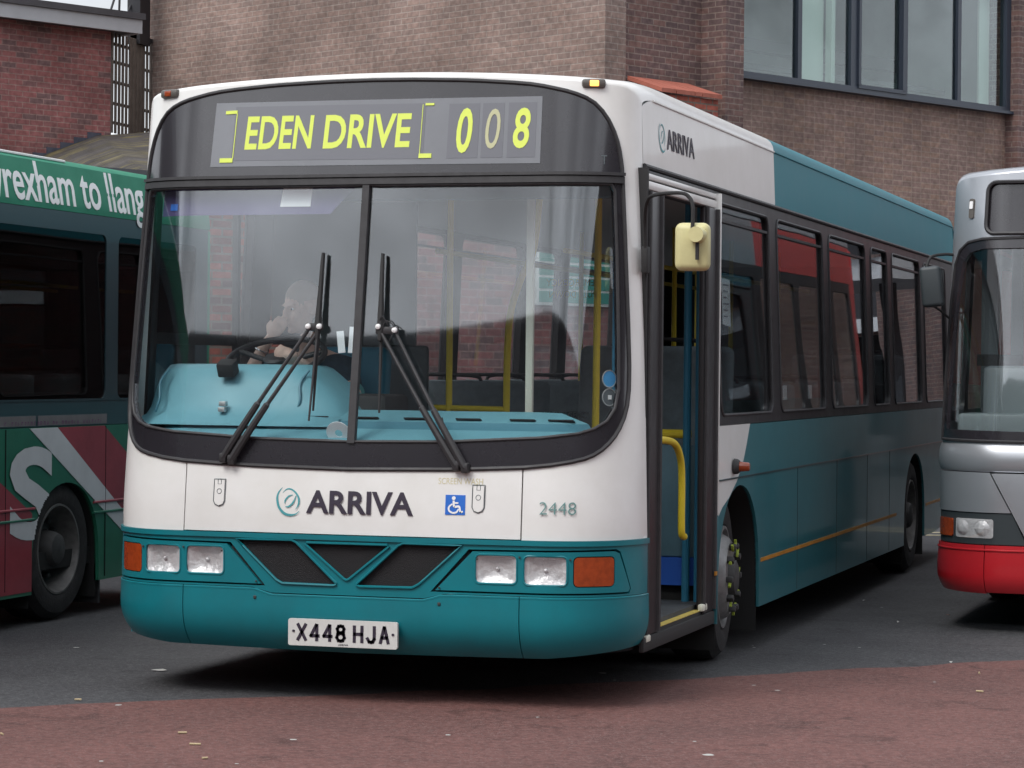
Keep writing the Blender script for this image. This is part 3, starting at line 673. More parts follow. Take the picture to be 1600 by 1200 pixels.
# ------------------------------------------------------------------ sides
wins = [(1.93, 3.22), (3.45, 4.84), (5.06, 6.41), (6.65, 7.34), (7.56, 8.90), (9.12, 10.35)]
YE = 10.95
for sg in (1, -1):
    S = make_side(sg)
    y0 = 1.865 if sg > 0 else .43
    ww = list(wins) if sg > 0 else [(.55, 1.66)]+wins
    holes = [rrect(a, b, 1.262, 2.325, .07) for a, b in ww]
    sheet('window_band', [([(YE, 1.212), (YE, 2.38)]+([(y0, 2.38), (y0, 1.212)] if sg > 0 else edge_(2.38, 1.212)))]+holes, S, -.045, .0, M['band'], bus, dv=.2)
    for i, (a, b) in enumerate(ww):
        wd = sheet('side_window', [rrect(a, b, 1.262, 2.325, .07)], S, -.016, -.012, M['sglass'] if sg > 0 else M['glass'], bus, dv=.15)
        bm = B(); tube(bm, [S(y, z, .0) for y, z in lerp_poly(rrect(a, b, 1.262, 2.325, .07), .2)], .009, 6, closed=True); obj('window_seal', bm, M['rubber'], wd)
        if sg > 0 and i < 5 or sg < 0 and i > 0:
            bm = B(); box(bm, S((a+b)/2, 2.24, -.006), (.014, b-a-.02, .014)); obj('hopper_bar', bm, M['rubber'], wd)
    if sg < 0:
        bm = B(); box(bm, S(1.1, 1.615, -.02), (.03, 1.1, .055)); box(bm, S(1.53, 1.8, -.02), (.03, .035, 1.05)); obj('cab_window_frame', bm, M['rubber'], bus)
    # cove: pale ahead of the break, teal behind it
    sheet('cove_panel', [[(3.45, 2.40), (3.45, 2.702), (.95, 2.705), (.80, 2.704), (.70, 2.701), (.62, 2.690), (.57, 2.678)]+edge_(2.658, 2.40)], S, -.02, .0, M['white'], bus, dv=.06)
    sheet('cove_panel', [[(3.452, 2.40), (YE, 2.40), (YE, 2.702), (3.452, 2.702)]], S, -.02, .0, M['coveteal'], bus, dv=.06)
    bm = B(); tube(bm, [S(y, 2.392, .004) for y in (.50, YE)], .012, 8); obj('gutter_rail', bm, M['rubber'], bus)
    bm = B(); tube(bm, [S(y, 2.700, .002) for y in (.7, 3.45)], .006, 6); obj('roof_moulding', bm, M['white'], bus)
    bm = B(); tube(bm, [S(y, 2.700, .002) for y in (3.452, YE)], .006, 6); obj('roof_moulding', bm, M['coveteal'], bus)
    def arch(yc, n=18, w_=.515, zt_=.90): return [(yc+w_*math.cos(PI-PI*i/n), .30+(zt_-.30)*max(0, math.sin(PI*i/n))**.72) for i in range(n+1)]
    ZB = .232
    A1 = arch(2.36, w_=.50); A2 = arch(8.52, w_=.52, zt_=.885)
    ystart = 1.845 if sg > 0 else .437
    top_ = 1.21
    # swoosh of white at the front, teal behind
    sw = [(2.62, 1.21), (2.52, 1.10), (2.42, 1.0), (2.28, .92), (2.1, .845), (1.95, .805)]
    if sg > 0:
        white_poly = [(1.845, 1.21), (1.845, .775), (1.87, .785)]+[p for p in reversed(sw)]
        white_poly = [(1.865, 1.21), (1.865, .765)]+list(reversed([(a, b) for a, b in sw]))
        sheet('side_panel', [white_poly], S, -.02, .001, M['white'], bus)['label'] = 'cream panel behind the open door with a curved edge'
        teal_poly = [(ystart, ZB), (ystart, 1.21), (1.862, 1.21), (1.862, .762)]+[(a+.004, b-.002) for a, b in reversed(sw)][0:]
        rest = [(YE, 1.21), (YE, .30), (9.6, ZB+.01), (A2[-1][0], ZB+.01)]+list(reversed(A2))+[(A2[0][0], ZB), (A1[-1][0], ZB)]+list(reversed(A1))+[(A1[0][0], ZB)]
        sheet('side_panel', [teal_poly+rest], S, -.02, 0, M['sideteal'], bus, du=.5)
    else:
        rest = [(ystart, ZB), (ystart, 1.21), (YE, 1.21), (YE, .30), (9.6, ZB), (A2[-1][0], ZB)]+list(reversed(A2))+[(A2[0][0], ZB), (A1[-1][0], ZB)]+list(reversed(A1))+[(A1[0][0], ZB)]
        sheet('side_panel', [rest], S, -.02, 0, M['sideteal'], bus, du=.5)
    if sg > 0:
        bm = B(); bx(bm, 1.245, 1.2535, 1.88, YE, .936, .944); obj('panel_joint', bm, M['darkteal'], bus)
        bm = B()
        for yy in (3.02+.9, 5.2, 6.35, 7.3): bx(bm, 1.246, 1.2515, yy, yy+.006, .24, .936)
        obj('panel_joint', bm, M['darkteal'], bus)
        bm = B(); bx(bm, 1.245, 1.2525, 2.90, 7.62, .468, .488); bx(bm, 1.245, 1.2525, 1.80, 1.84, .475, .495); bx(bm, 1.245, 1.2525, 9.1, YE, .468, .488); obj('coach_line', bm, M['orange'], bus)
        il = B(); m_ = Matrix.Translation(Vector((1.253, 2.20, 1.0))) @ Matrix.Rotation(0, 4, 'Z'); lathe(il, [(0, 0), (0, .04), (.02, .038), (.03, .03), (.03, 0)], m_, 20); io = obj('side_repeater', il, M['hub'], bus)
        il = B(); lathe(il, [(.03, .026), (.075, .022), (.08, .018), (.082, 0)], m_, 20); obj('repeater_lens', il, M['amber'], io)
        text('lettering', 'ARRIVA', S, .95, 1.50, 2.502, 2.598, M['ink'], bus, bold=.008, h=.004)
        logo(S, .86, 2.552, .00048, bus)
    # wheel housings
    for A in (A1, A2):
        rows = [[(sg*x, y, z) for x in (1.235, .8)] for y, z in [(A[0][0], .1)]+A+[(A[-1][0], .1)]]
        grid('wheel_arch', rows, M['under'], bus)
        bm = B(); bx(bm, sg*.79, sg*.8, A[0][0], A[-1][0], .1, .9); obj('wheel_arch', bm, M['under'], bus)
# rear
bm = B(); bx(bm, -1.2, 1.2, YE-.02, YE+.05, .35, 2.6, bev=.02); obj('rear_body', bm, M['sideteal'], bus)
# underbody + floor
bm = B(); bx(bm, -.74, .74, .6, 10.3, .20, .30)
for a, b in ((.45, 1.84), (2.88, 7.98), (9.06, 10.5)):
    bx(bm, -1.19, -.741, a, b, .262, .30); bx(bm, .741, 1.19, a, b, .262, .30)
obj('chassis', bm, M['under'], bus)
bm = B(); bx(bm, -.76, .76, .5, 10.5, .302, .345)
for a, b in ((.5, 1.84), (2.88, 7.98), (9.06, 10.5)):
    bx(bm, -1.2, -.761, a, b, .302, .345); bx(bm, .761, 1.19, a, b, .302, .345)
obj('floor', bm, M['floor'], bus)
bm = B(); bx(bm, -1.17, 1.17, .62, 10.5, 2.352, 2.372); obj('ceiling', bm, M['ceil'], bus)
bm = B()
for sg in (1, -1): bx(bm, sg*1.14, sg*1.20, 1.9 if sg > 0 else .5, 10.5, .93, 1.24)
bx(bm, -1.15, 1.15, 10.85, 10.9, .35, 2.3); obj('interior_lining', bm, M['trim'], bus)
# wheels
def wheel(y, sg, name='wheel', steer=0, parent=None, X=1.21, r=.425, big=True, rimm='rim', nuts=True):
    cv = nuts
    parent = parent or bus
    m = Matrix.Translation(Vector((X*sg, y, r))) @ Matrix.Rotation(steer, 4, 'Z') @ Matrix.Diagonal((sg, 1, 1, 1))
    b = B(); lathe(b, [(-.25, .24), (-.27, .30), (-.26, r-.05), (-.22, r-.008), (-.12, r), (-.04, r-.008), (.0, r-.045), (.012, r-.11), (.0, r-.15), (-.02, .262), (-.05, .24)], m, 48)
    ty = obj('wheel', b, M['tyre'], parent)
    b = B(); lathe(b, [(-.02, .268), (.004, .262), (.004, .250), (-.02, .240), (-.012, .222), (.022, .205), (.036, .185), (.036, .12), (.03, .10)] if cv else [(-.02, .268), (.004, .262), (.004, .250), (-.03, .238), (-.10, .215), (-.135, .19), (-.13, .15), (-.10, .12), (-.095, .115)], m, 48); obj('rim', b, M[rimm], ty)
    b = B(); lathe(b, [(x_+(.065 if cv else 0), r_q) for x_, r_q in [(-.115, .12), (-.09, .11), (-.03, .10), (.0, .085), (.01, .06), (.012, 0)]], m, 32); hb = obj('hub', b, M['hub'], ty)
    b = B()
    for k in range(10):
        if cv and k: obj('wheel_nut', b, M['hub'], ty); b = B()
        t = 2*PI*k/10; box(b, m @ Vector((.050 if cv else -.105, .165*math.cos(t), .165*math.sin(t))), (.045, .03, .03), Matrix.Rotation(t, 3, 'X'), .006)
    obj('wheel_nut' if cv else 'wheel_nuts', b, M['hub'], ty)
    if nuts:
        for k in range(10):
            b = B()
            t = 2*PI*k/10+.1; c = m @ Vector((.055, .165*math.cos(t), .165*math.sin(t)))
            box(b, c, (.014, .034, .018), Matrix.Rotation(steer, 3, 'Z') @ Matrix.Rotation(t+.5, 3, 'X'), .004)
            c2 = m @ Vector((.056, .165*math.cos(t)+.022*math.cos(t+.5), .165*math.sin(t)+.022*math.sin(t+.5))); box(b, c2, (.012, .018, .011), Matrix.Rotation(t+.5, 3, 'X'))
            obj('nut_pointer', b, M['nut'], ty)
wheel(2.35, 1, steer=R(5), X=1.17); wheel(2.35, -1); wheel(8.52, 1, rimm='darkrim', nuts=False, X=1.22); wheel(8.52, -1, nuts=False)

# ------------------------------------------------------------------ door, step and entrance
S = make_side(1)
bm = B(); bx(bm, 1.175, 1.215, .445, 1.845, 2.28, 2.375, bev=.004); obj('door_header', bm, M['rubber'], bus)
bm = B(); bx(bm, 1.205, 1.232, .46, 1.845, 2.285, 2.325, bev=.008); bx(bm, 1.205, 1.229, .46, 1.845, 2.333, 2.358, bev=.005); bx(bm, 1.205, 1.234, 1.80, 1.845, 2.22, 2.284, bev=.006); obj('door_runner', bm, M['white'], bus)
bm = B(); bx(bm, 1.215, 1.252, 1.848, 1.862, .77, 2.36, bev=.003); obj('door_post_trim', bm, M['white'], bus)
def leaf(y0, y1, x0, x1):
    d = B(); bx(d, x0, x1, y0, y1, .30, 2.285, bev=.012); lf = obj('door_leaf', d, M['band'], bus)
    g = B(); tube(g, [(x1, y1-.01, .31), (x1, y1-.01, 2.28)], .016, 8); tube(g, [(x1, y0+.01, .31), (x1, y0+.01, 2.28)], .012, 8); obj('door_seal', g, M['rubber'], lf)
leaf(.475, .70, 1.190, 1.234); leaf(1.60, 1.835, 1.200, 1.236)
bm = B(); bx(bm, 1.17, 1.232, .442, .47, .30, 2.38); obj('door_frame', bm, M['matt'], bus)
bm = B(); bx(bm, 1.0, 1.225, .45, 1.84, .262, .318, bev=.004); bx(bm, 1.215, 1.24, .43, 1.84, .235, .30, bev=.006); st = obj('entrance_step', bm, M['matt'], bus)
bm = B(); bx(bm, 1.19, 1.228, .72, 1.60, .3185, .3225); bx(bm, 1.135, 1.15, .72, 1.60, .3185, .3225); bx(bm, 1.06, 1.075, .72, 1.6, .3185, .3225); obj('step_edging', bm, M['step'], st)
bm = B(); box(bm, (1.232, 1.61, .335), (.03, .09, .035), bev=.008); box(bm, (1.23, .50, .292), (.03, .07, .03), bev=.006); obj('door_hinge', bm, M['pale'], bus)
bm = B(); bx(bm, .50, 1.15, 1.825, 1.85, .56, 1.115, bev=.01); obj('cab_panel', bm, M['cabpanel'], bus)
bm = B(); bx(bm, .50, 1.17, 1.82, 1.852, .42, .558); obj('kick_panel', bm, M['kick'], bus)
bm = B(); bx(bm, .55, 1.13, 2.0, 3.0, .345, .55); obj('wheel_box', bm, M['trim'], bus)
bm = B(); tube(bm, smoothpath([(1.165, .78, 1.158), (1.165, 1.05, 1.16), (1.168, 1.27, 1.135), (1.17, 1.38, 1.06), (1.17, 1.41, .95), (1.17, 1.41, .78), (1.17, 1.42, .70), (1.17, 1.47, .685)], 5), .0175, 12); obj('door_handrail', bm, M['yellow'], bus)
bm = B(); tube(bm, [(1.165, .80, .95), (1.165, .80, 1.45), (1.165, .83, 1.52)], .016, 10); tube(bm, [(.55, 1.80, 1.17), (1.12, 1.80, 1.17)], .022, 10); obj('handrail', bm, M['yellow'], bus)
bm = B(); tube(bm, [(1.0, .8, .345), (1.0, .8, 2.35)], .018, 10); tube(bm, [(1.105, 1.78, .345), (1.105, 1.78, 2.35)], .02, 10); tube(bm, [(1.16, 1.78, .345), (1.16, 1.78, 2.35)], .014, 10); obj('entrance_pole', bm, M['bluepole'], bus)
bm = B(); bx(bm, .585, .620, .74, .765, 1.2, 2.35, bev=.004); obj('screen_pole', bm, M['pale'], bus)
bm = B(); tube(bm, [(-.108, 1.7, .345), (-.108, 1.7, 2.35)], .0165, 12)
tube(bm, smoothpath([(.192, 1.7, .345), (.195, 1.7, 1.2), (.205, 1.7, 1.70), (.26, 1.7, 1.92), (.33, 1.7, 2.08), (.36, 1.7, 2.35)], 6), .018, 12)
tube(bm, [(-.19, 1.7, 1.285), (.192, 1.7, 1.28)], .015, 10); tube(bm, [(-.19, 1.7, .8), (.192, 1.7, .8)], .015, 10); obj('cab_rail', bm, M['yellow'], bus)
bm = B(); tube(bm, [(.71, 1.5, .345), (.72, 1.5, 2.35)], .018, 10); tube(bm, [(.62, 2.9, 1.4), (.62, 2.9, 2.35)], .016, 10)
for yy in (4.6, 6.2, 7.8):
    tube(bm, [(.35, yy, 1.3), (.35, yy, 2.35)], .015, 8); tube(bm, [(-.35, yy+.4, 1.3), (-.35, yy+.4, 2.35)], .015, 8)
tube(bm, [(.35, 2.2, 2.1), (.35, 9, 2.1)], .014, 8); tube(bm, [(-.35, 2.2, 2.1), (-.35, 9, 2.1)], .014, 8); obj('handrail', bm, M['yellow'], bus)
bm = B(); bx(bm, -1.12, -.30, 1.92, 1.95, .35, 1.60, bev=.02); bx(bm, -1.17, -.37, 1.92, 1.945, 1.60, 2.34); obj('cab_bulkhead', bm, M['trim'], bus)
bm = B(); bx(bm, -.33, -.28, .9, 1.92, .35, 1.12, bev=.01); obj('cab_door', bm, M['trim'], bus)
bm = B(); bx(bm, -.30, -.05, .62, .95, .9, 1.36, bev=.03); tkm = obj('ticket_machine', bm, M['matt'], bus)
# passenger seats (bolted to the floor: parts of the bus)
def seat_mesh(wd):
    b = B(); box(b, (0, .0, .44), (wd, .42, .10), bev=.04, seg=3)
    box(b, (0, .22, .76), (wd, .09, .62), Matrix.Rotation(R(-6), 3, 'X'), bev=.045, seg=4); bx(b, -wd/2+.1, -wd/2+.14, -.1, .15, 0, .4); bx(b, wd/2-.14, wd/2-.1, -.1, .15, 0, .4)
    bmesh.ops.recalc_face_normals(b, faces=b.faces); me = bpy.data.meshes.new('passenger_seat'); b.to_mesh(me); b.free()
    me.polygons.foreach_set('use_smooth', [True]*len(me.polygons)); me.set_sharp_from_angle(angle=R(40)); me.materials.append(M['seat'])
    g = B(); tube(g, smoothpath([(-wd*.3, .26, 1.0), (-wd*.3, .27, 1.07), (-wd*.22, .27, 1.10), (wd*.22, .27, 1.10), (wd*.3, .27, 1.07), (wd*.3, .26, 1.0)], 3), .011, 8)
    bmesh.ops.recalc_face_normals(g, faces=g.faces); mg = bpy.data.meshes.new('grab_rail'); g.to_mesh(mg); g.free(); mg.polygons.foreach_set('use_smooth', [True]*len(mg.polygons)); mg.materials.append(M['rubber'])
    return me, mg
sme, gme = seat_mesh(.84)
for sx, y, dz in [(-.70, 3.0+.84*i, 0.0 if i < 6 else .2) for i in range(8)]+[(.72, 2.45, .2)]+[(.72, 3.3+.84*i, 0.0 if i < 6 else .2) for i in range(8)]:
    o = bpy.data.objects.new('passenger_seat', sme); COL.objects.link(o); o.parent = bus; o.location = Vector((sx, y, .345+dz))-Vector((0, 5.3, 0))
    g = bpy.data.objects.new('grab_rail', gme); COL.objects.link(g); g.parent = o
# dashboard: swept profile behind the screen
def sweep(name, prof, m, s0=-1.24, s1=1.24, n=40):
    return grid(name, [[F(s0+(s1-s0)*i/n, z, h) for i in range(n+1)] for h, z in prof], m, bus)
def F0(s, z, h): return F(s, z, h)
sweep('dashboard', [(-.60, .9), (-.55, 1.288), (-.40, 1.288), (-.22, 1.243)], M['dash'])
sweep('dashboard', [(-.22, 1.243), (-.215, 1.238), (-.19, 1.212), (-.185, 1.210)], M['dashd'])
sweep('dashboard', [(-.185, 1.210), (-.03, 1.158), (-.03, 1.08)], M['dash'])
bm = B()
for px in (-1.02, -.80, -.575, -.335, -.09, .155, .405, .66, .91):
    p = F(px+.06, 1.2535, -.255); box(bm, (p[0], p[1], 1.2555), (.115, .035, .006), Matrix.Rotation(R(-14), 3, 'X'))
obj('demister_slot', bm, M['slot'], bus)
# instrument binnacle in front of the driver
rows = []
pf = [(.20, 1.215), (.27, 1.250), (.30, 1.272), (.335, 1.32), (.37, 1.40), (.41, 1.462), (.46, 1.488), (.55, 1.495), (.80, 1.490), (.82, 1.2)]
for i in range(31):
    x = -1.175+1.03*i/30
    if x < -1.11: k = math.sin(max(0, (x+1.175)/.065)*PI/2)**.5
    elif x > -.40: t = (x+.40)/.255; k = max(0, 1-t)**.8 if t < 1 else 0
    else: k = 1
    off = .10*max(0, (abs(x)-.75)/.4)**2
    rows.append([(x, y+off, 1.25+(z-1.25)*(k if z > 1.25 else 1)) for y, z in pf])
bn = grid('binnacle', rows, M['dash'], bus)
for xe, sgn in ((-1.085, 1), (-.385, 1)):
    bm = B(); tube(bm, smoothpath([(xe+.0, .33, 1.27), (xe+.02*sgn, .335, 1.33), (xe+.005, .375, 1.41), (xe+.03*sgn, .42, 1.468)], 4), .006, 6); obj('moulded_edge', bm, M['dashd'], bn)
bm = B(); box(bm, (-.735, .36, 1.475), (.085, .07, .07), Matrix.Rotation(R(25), 3, 'X'), .01); obj('switch_pod', bm, M['matt'], bn)
bm = B(); box(bm, (-.725, .29, 1.312), (.035, .03, .022), bev=.004); box(bm, (-.727, .285, 1.285), (.035, .03, .022), bev=.004); obj('clip', bm, M['alu'], bn)
# steering wheel
swm = Matrix.Translation(Vector((-.655, .74, 1.525))) @ Matrix.Rotation(R(24), 4, 'X')
bm = B(); tube(bm, [swm @ Vector((.235*math.cos(2*PI*k/36), .235*math.sin(2*PI*k/36), 0)) for k in range(36)], .0155, 10, closed=True)
for a in (20, 160, 270): tube(bm, [swm @ Vector((0, 0, -.03)), swm @ Vector((.23*math.cos(R(a)), .23*math.sin(R(a)), 0))], .013, 8)
lathe(bm, [(-.05, .001), (-.05, .05), (.0, .06), (.01, .05), (.012, .001)], swm @ Matrix.Rotation(R(-90), 4, 'Y'), 20); tube(bm, [swm @ Vector((0, 0, -.03)), swm @ Vector((0, -.02, -.6))], .035, 10)
obj('steering_wheel', bm, M['rubber'], bus)
# driver's seat
bm = B(); box(bm, (-.66, 1.30, 1.0), (.50, .50, .13), bev=.05, seg=3); box(bm, (-.62, 1.56, 1.26), (.47, .12, .66), Matrix.Rotation(R(-8), 3, 'X'), .055, 4); bx(bm, -.80, -.5, 1.15, 1.5, .35, .96)
obj('driver_seat', bm, M['dseat'], bus)
# sun blind
S2 = lambda s, z, h=0: F(s, z, h-.06)
vs = sheet('sun_blind', [[(-1.18, 2.175), (-.20, 2.175), (-.06, 2.32), (-.06, 2.36), (-1.18, 2.36)]], S2, -.005, 0, M['visor'], bus, du=.08)
sheet('sun_blind_label', [[(-.455, 2.21), (-.30, 2.21), (-.295, 2.33), (-.44, 2.33)]], S2, .001, .003, M['paper'], vs)
sheet('blue_sticker', [[(-1.09, 2.20), (-1.03, 2.20), (-1.03, 2.23), (-1.09, 2.23)]], S2, .001, .003, M['blue'], vs)
bm = B(); bx(bm, -1.1, 1.15, .62, .68, 2.26, 2.372, bev=.01); obj('blind_box', bm, M['trim'], bus)
# stickers near the near-side lower corner of the screen, mirrored notices
for z, mm, r_ in ((1.445, M['skyblue'], .043), (1.365, M['trim'], .043)):
    r_ = .037; c = 1.185; sheet('round_sticker', [[(c+r_*math.cos(t*PI/12), z+r_*math.sin(t*PI/12)) for t in range(24)]], F, -.022, -.019, mm, bus)
    bm = B(); tube(bm, [F(c+r_*math.cos(t*PI/12), z+r_*math.sin(t*PI/12), -.019) for t in range(24)], .003, 5, closed=True); obj('sticker_rim', bm, M['alu'], bus)
sheet('round_sticker', [[(1.176, 1.355), (1.195, 1.355), (1.195, 1.374), (1.176, 1.374)]], F, -.018, -.016, M['wht'], bus)
text('notice', 'EMERGENCY', lambda u, v, h=0: (u, .80, v), .665, .895, 1.868, 1.900, M['yellow'], bus, mirror=True)
text('notice', 'PULL DOWN', lambda u, v, h=0: (u, .80, v), .68, .905, 1.815, 1.845, M['yellow'], bus, mirror=True)
text('notice', 'IN EMERGENCY', lambda u, v, h=0: (u, .80, v), .66, .88, 1.262, 1.288, M['wht'], bus)
# wipers
def wiper(sg):
    bm = B()
    if sg < 0: piv = ((-.600, 1.075), (-.560, 1.068)); hd = ((-.226, 1.655), (-.172, 1.655)); bl = (-.183, -.186, 1.290, 1.995)
    else: piv = ((.540, 1.052), (.500, 1.062)); hd = ((.190, 1.640), (.112, 1.655)); bl = (.108, .150, 1.285, 1.99)
    for (a, b), (c, d) in zip(piv, hd):
        pts = [(a+(c-a)*t, b+(d-b)*t) for t in (0, .12, .3, .42, .43, .7, 1)]
        tube(bm, [F(u, v, .03+.018*math.sin(PI*i/6)) for i, (u, v) in enumerate(pts)], [.018, .018, .016, .015, .010, .009, .009], 8)
    wi = obj('wiper', bm, M['rubber'], bus)
    b2 = B(); u0, u1, z0, z1 = bl
    if sg > 0: u1 = .128
    n = 14; um = (u0+u1)/2
    P = [F(u1+(u0-u1)*i/n, z0+(z1-z0)*i/n, .014) for i in range(n+1)]
    tube(b2, P, [.005+.003*math.sin(PI*i/n) for i in range(n+1)], 6)
    Q = [F(u1+(u0-u1)*t, z0+(z1-z0)*t, .028) for t in (.45, .52, .56, .62, .75, .93, 1.0)]
    tube(b2, Q, [.010, .018, .017, .015, .012, .010, .007], 6)
    obj('wiper_blade', b2, M['matt'], wi)
    for u, v in hd:
        b3 = B(); m_ = Matrix.Translation(Vector(F(u, v+.01, .04))) @ Matrix.Rotation(R(-90), 4, 'Z'); lathe(b3, [(.0, .013), (.012, .011), (.016, .0005)], m_, 12); obj('wiper_bolt', b3, M['wht'], wi)
    b4 = B(); box(b4, F((hd[0][0]+hd[1][0])/2, hd[0][1]+.008, .030), (abs(hd[0][0]-hd[1][0])+.03, .02, .035), bev=.008)
    obj('wiper_head', b4, M['rubber'], wi)
    for u, v in piv: b4 = B(); box(b4, F(u, v, .02), (.035, .05, .045), bev=.01); obj('wiper_pivot', b4, M['rubber'], wi)
    if sg > 0:
        b5 = B(); tube(b5, smoothpath([F(.125, 1.64, .04), F(.15, 1.69, .05), F(.19, 1.66, .05), F(.165, 1.60, .04)], 6), .0025, 5); tube(b5, smoothpath([F(.10, 1.66, .03), F(.13, 1.71, .05), F(.16, 1.67, .05)], 6), .0025, 5)
        tube(b5, smoothpath([F(.50, 1.06, .02), F(.455, 1.12, .03), F(.445, 1.2, .035), F(.43, 1.27, .04)], 6), .003, 5); obj('washer_hose', b5, M['rubber'], wi)
    else:
        b5 = B(); tube(b5, [F(-.184, 1.62, .03), F(-.197, 1.245, .03)], [.007, .005], 6); obj('wiper_link', b5, M['rubber'], wi)
wiper(-1); wiper(1)
# near side mirror
bm = B(); tube(bm, smoothpath([(1.238, .40, 1.99), (1.243, .36, 2.13), (1.275, .27, 2.215), (1.33, .19, 2.24), (1.46, .11, 2.242), (1.505, .10, 2.22), (1.522, .09, 2.17), (1.522, .08, 2.06)], 6), .0085, 8)
box(bm, (1.235, .41, 1.97), (.03, .05, .12), bev=.008); ma = obj('mirror_arm', bm, M['matt'], bus)
bm = B(); box(bm, (1.514, .13, 2.012), (.150, .085, .205), Matrix.Rotation(R(8), 3, 'Z'), .03, 4); mh = obj('mirror_housing', bm, M['mirror'], bus)
bm = B(); lathe(bm, [(0, .001), (0, .033), (-.05, .036), (-.075, .040)], Matrix.Translation(Vector((1.545, .045, 2.062))) @ Matrix.Rotation(R(90), 4, 'Z') @ Matrix.Diagonal((-1, 1, 1, 1)), 24); obj('mirror_knob', bm, M['mirror'], mh)
bm = B(); bx(bm, 1.540, 1.552, .065, .085, 1.955, 2.03); obj('mirror_slot', bm, M['matt'], mh)
bm = B(); box(bm, (1.51, .175, 2.012), (.13, .004, .185), Matrix.Rotation(R(8), 3, 'Z'), .001); obj('mirror_glass', bm, M['mirrorg'], mh)

for y in (3.62, 4.38): sheet('window_sticker', [[(y, 1.325), (y+.11, 1.325), (y+.11, 1.405), (y, 1.405)]], make_side(1), -.022, -.018, M['paper'], bus)
# ------------------------------------------------------------------ loose things on the bus
o = sheet('paper_notice', [[(2.12, 1.72), (2.30, 1.71), (2.31, 1.95), (2.11, 1.955)]], make_side(1), -.022, -.019, M['paper'], None)
setp(o, 'white printed notice stuck inside the first side window behind the open door', 'notice')
for k in range(6):      # illegible printed lines
    sheet('print_line', [[(2.145, 1.925-k*.032), (2.27-.02*(k % 3), 1.924-k*.032), (2.27-.02*(k % 3), 1.916-k*.032), (2.145, 1.917-k*.032)]], make_side(1), -.019, -.018, M['papertxt'], o)
bm = B(); p = F(-.083, 1.192, -.055)
mt = Matrix.Translation(Vector(p)) @ Matrix.Rotation(R(-62), 4, 'X') @ Matrix.Rotation(R(90), 4, 'Y')
lathe(bm, [(0, .018), (.004, .018), (.004, .058), (0, .058), (0, .018)], mt, 32)
o = obj('disc', bm, M['paper'], None); setp(o, 'white disc with a hole lying at the foot of the windscreen divider', 'disc')
for i, (dx, a, h_) in enumerate(((-.03, -6, .10), (.02, 4, .12))):
    bm = B(); box(bm, (-.17+dx, .42+.015*i, 1.60+.01*i), (.035, .002, h_), Matrix.Rotation(R(a), 3, 'Y')); q = obj('paper_ticket', bm, M['paper'], None)
    setp(q, ['short white slip of paper left of the windscreen divider', 'taller white slip of paper touching the windscreen divider'][i], 'paper')

# ------------------------------------------------------------------ driver
def skinned(chains, extra=None, voxel=.007):
    me = bpy.data.meshes.new('sk'); V = []; E_ = []; Rr = []
    key = {}
    for ch in chains:
        prev = None
        for x, y, z, r in ch:
            k = (round(x, 4), round(y, 4), round(z, 4))
            if k not in key: key[k] = len(V); V.append((x, y, z)); Rr.append(r)
            if prev is not None: E_.append((prev, key[k]))
            prev = key[k]
    me.from_pydata(V, E_, []); ob = bpy.data.objects.new('sk', me); COL.objects.link(ob)
    md = ob.modifiers.new('s', 'SKIN'); ob.modifiers.new('u', 'SUBSURF').levels = 2
    for i, r in enumerate(Rr): me.skin_vertices[0].data[i].radius = (r, r)
    me.skin_vertices[0].data[0].use_root = True
    dg = bpy.context.evaluated_depsgraph_get(); m2 = bpy.data.meshes.new_from_object(ob.evaluated_get(dg))
    bpy.data.objects.remove(ob); bpy.data.meshes.remove(me)
    b = bmesh.new(); b.from_mesh(m2); bpy.data.meshes.remove(m2)
    if extra: extra(b)
    m3 = bpy.data.meshes.new('rm'); b.to_mesh(m3); b.free(); ob = bpy.data.objects.new('rm', m3); COL.objects.link(ob)
    rm = ob.modifiers.new('r', 'REMESH'); rm.mode = 'VOXEL'; rm.voxel_size = voxel; sm = ob.modifiers.new('sm', 'SMOOTH'); sm.iterations = 3; sm.factor = .5
    dg = bpy.context.evaluated_depsgraph_get(); m4 = bpy.data.meshes.new_from_object(ob.evaluated_get(dg))
    bpy.data.objects.remove(ob); bpy.data.meshes.remove(m3)
    m4.polygons.foreach_set('use_smooth', [True]*len(m4.polygons)); return m4
def ell(b, c, s, rot=None):
    bmesh.ops.create_uvsphere(b, u_segments=24, v_segments=16, radius=1, matrix=Matrix.Translation(Vector(c)) @ (rot or Matrix.Identity(4)) @ Matrix.Diagonal((*s, 1)))
HC = Vector((-.712, 1.20, 1.775)); HR = Matrix.Rotation(R(-32), 4, 'Z') @ Matrix.Rotation(R(8), 4, 'X')     # faces -Y, turned to its right
def hp(x, y, z): return HC + (HR @ Vector((x, y, z)))
def head(b):
    ell(b, hp(0, .015, .03), (.076, .096, .098), HR); ell(b, hp(0, -.02, -.055), (.056, .070, .070), HR)
    ell(b, hp(0, -.092, -.012), (.012, .022, .030), HR @ Matrix.Rotation(R(-18), 4, 'X')); ell(b, hp(0, -.094, -.032), (.018, .017, .012), HR)
    ell(b, hp(0, -.076, .022), (.054, .016, .010), HR); ell(b, hp(0, -.080, -.062), (.026, .012, .007), HR); ell(b, hp(0, -.078, -.074), (.022, .012, .008), HR); ell(b, hp(0, -.070, -.105), (.025, .022, .016), HR)
    for sx in (-1, 1):
        ell(b, hp(sx*.076, .012, -.012), (.010, .022, .033), HR @ Matrix.Rotation(sx*R(14), 4, 'Z')); ell(b, hp(sx*.040, -.058, -.030), (.022, .022, .022), HR)
hand_c = Vector((-.752, 1.06, 1.690))
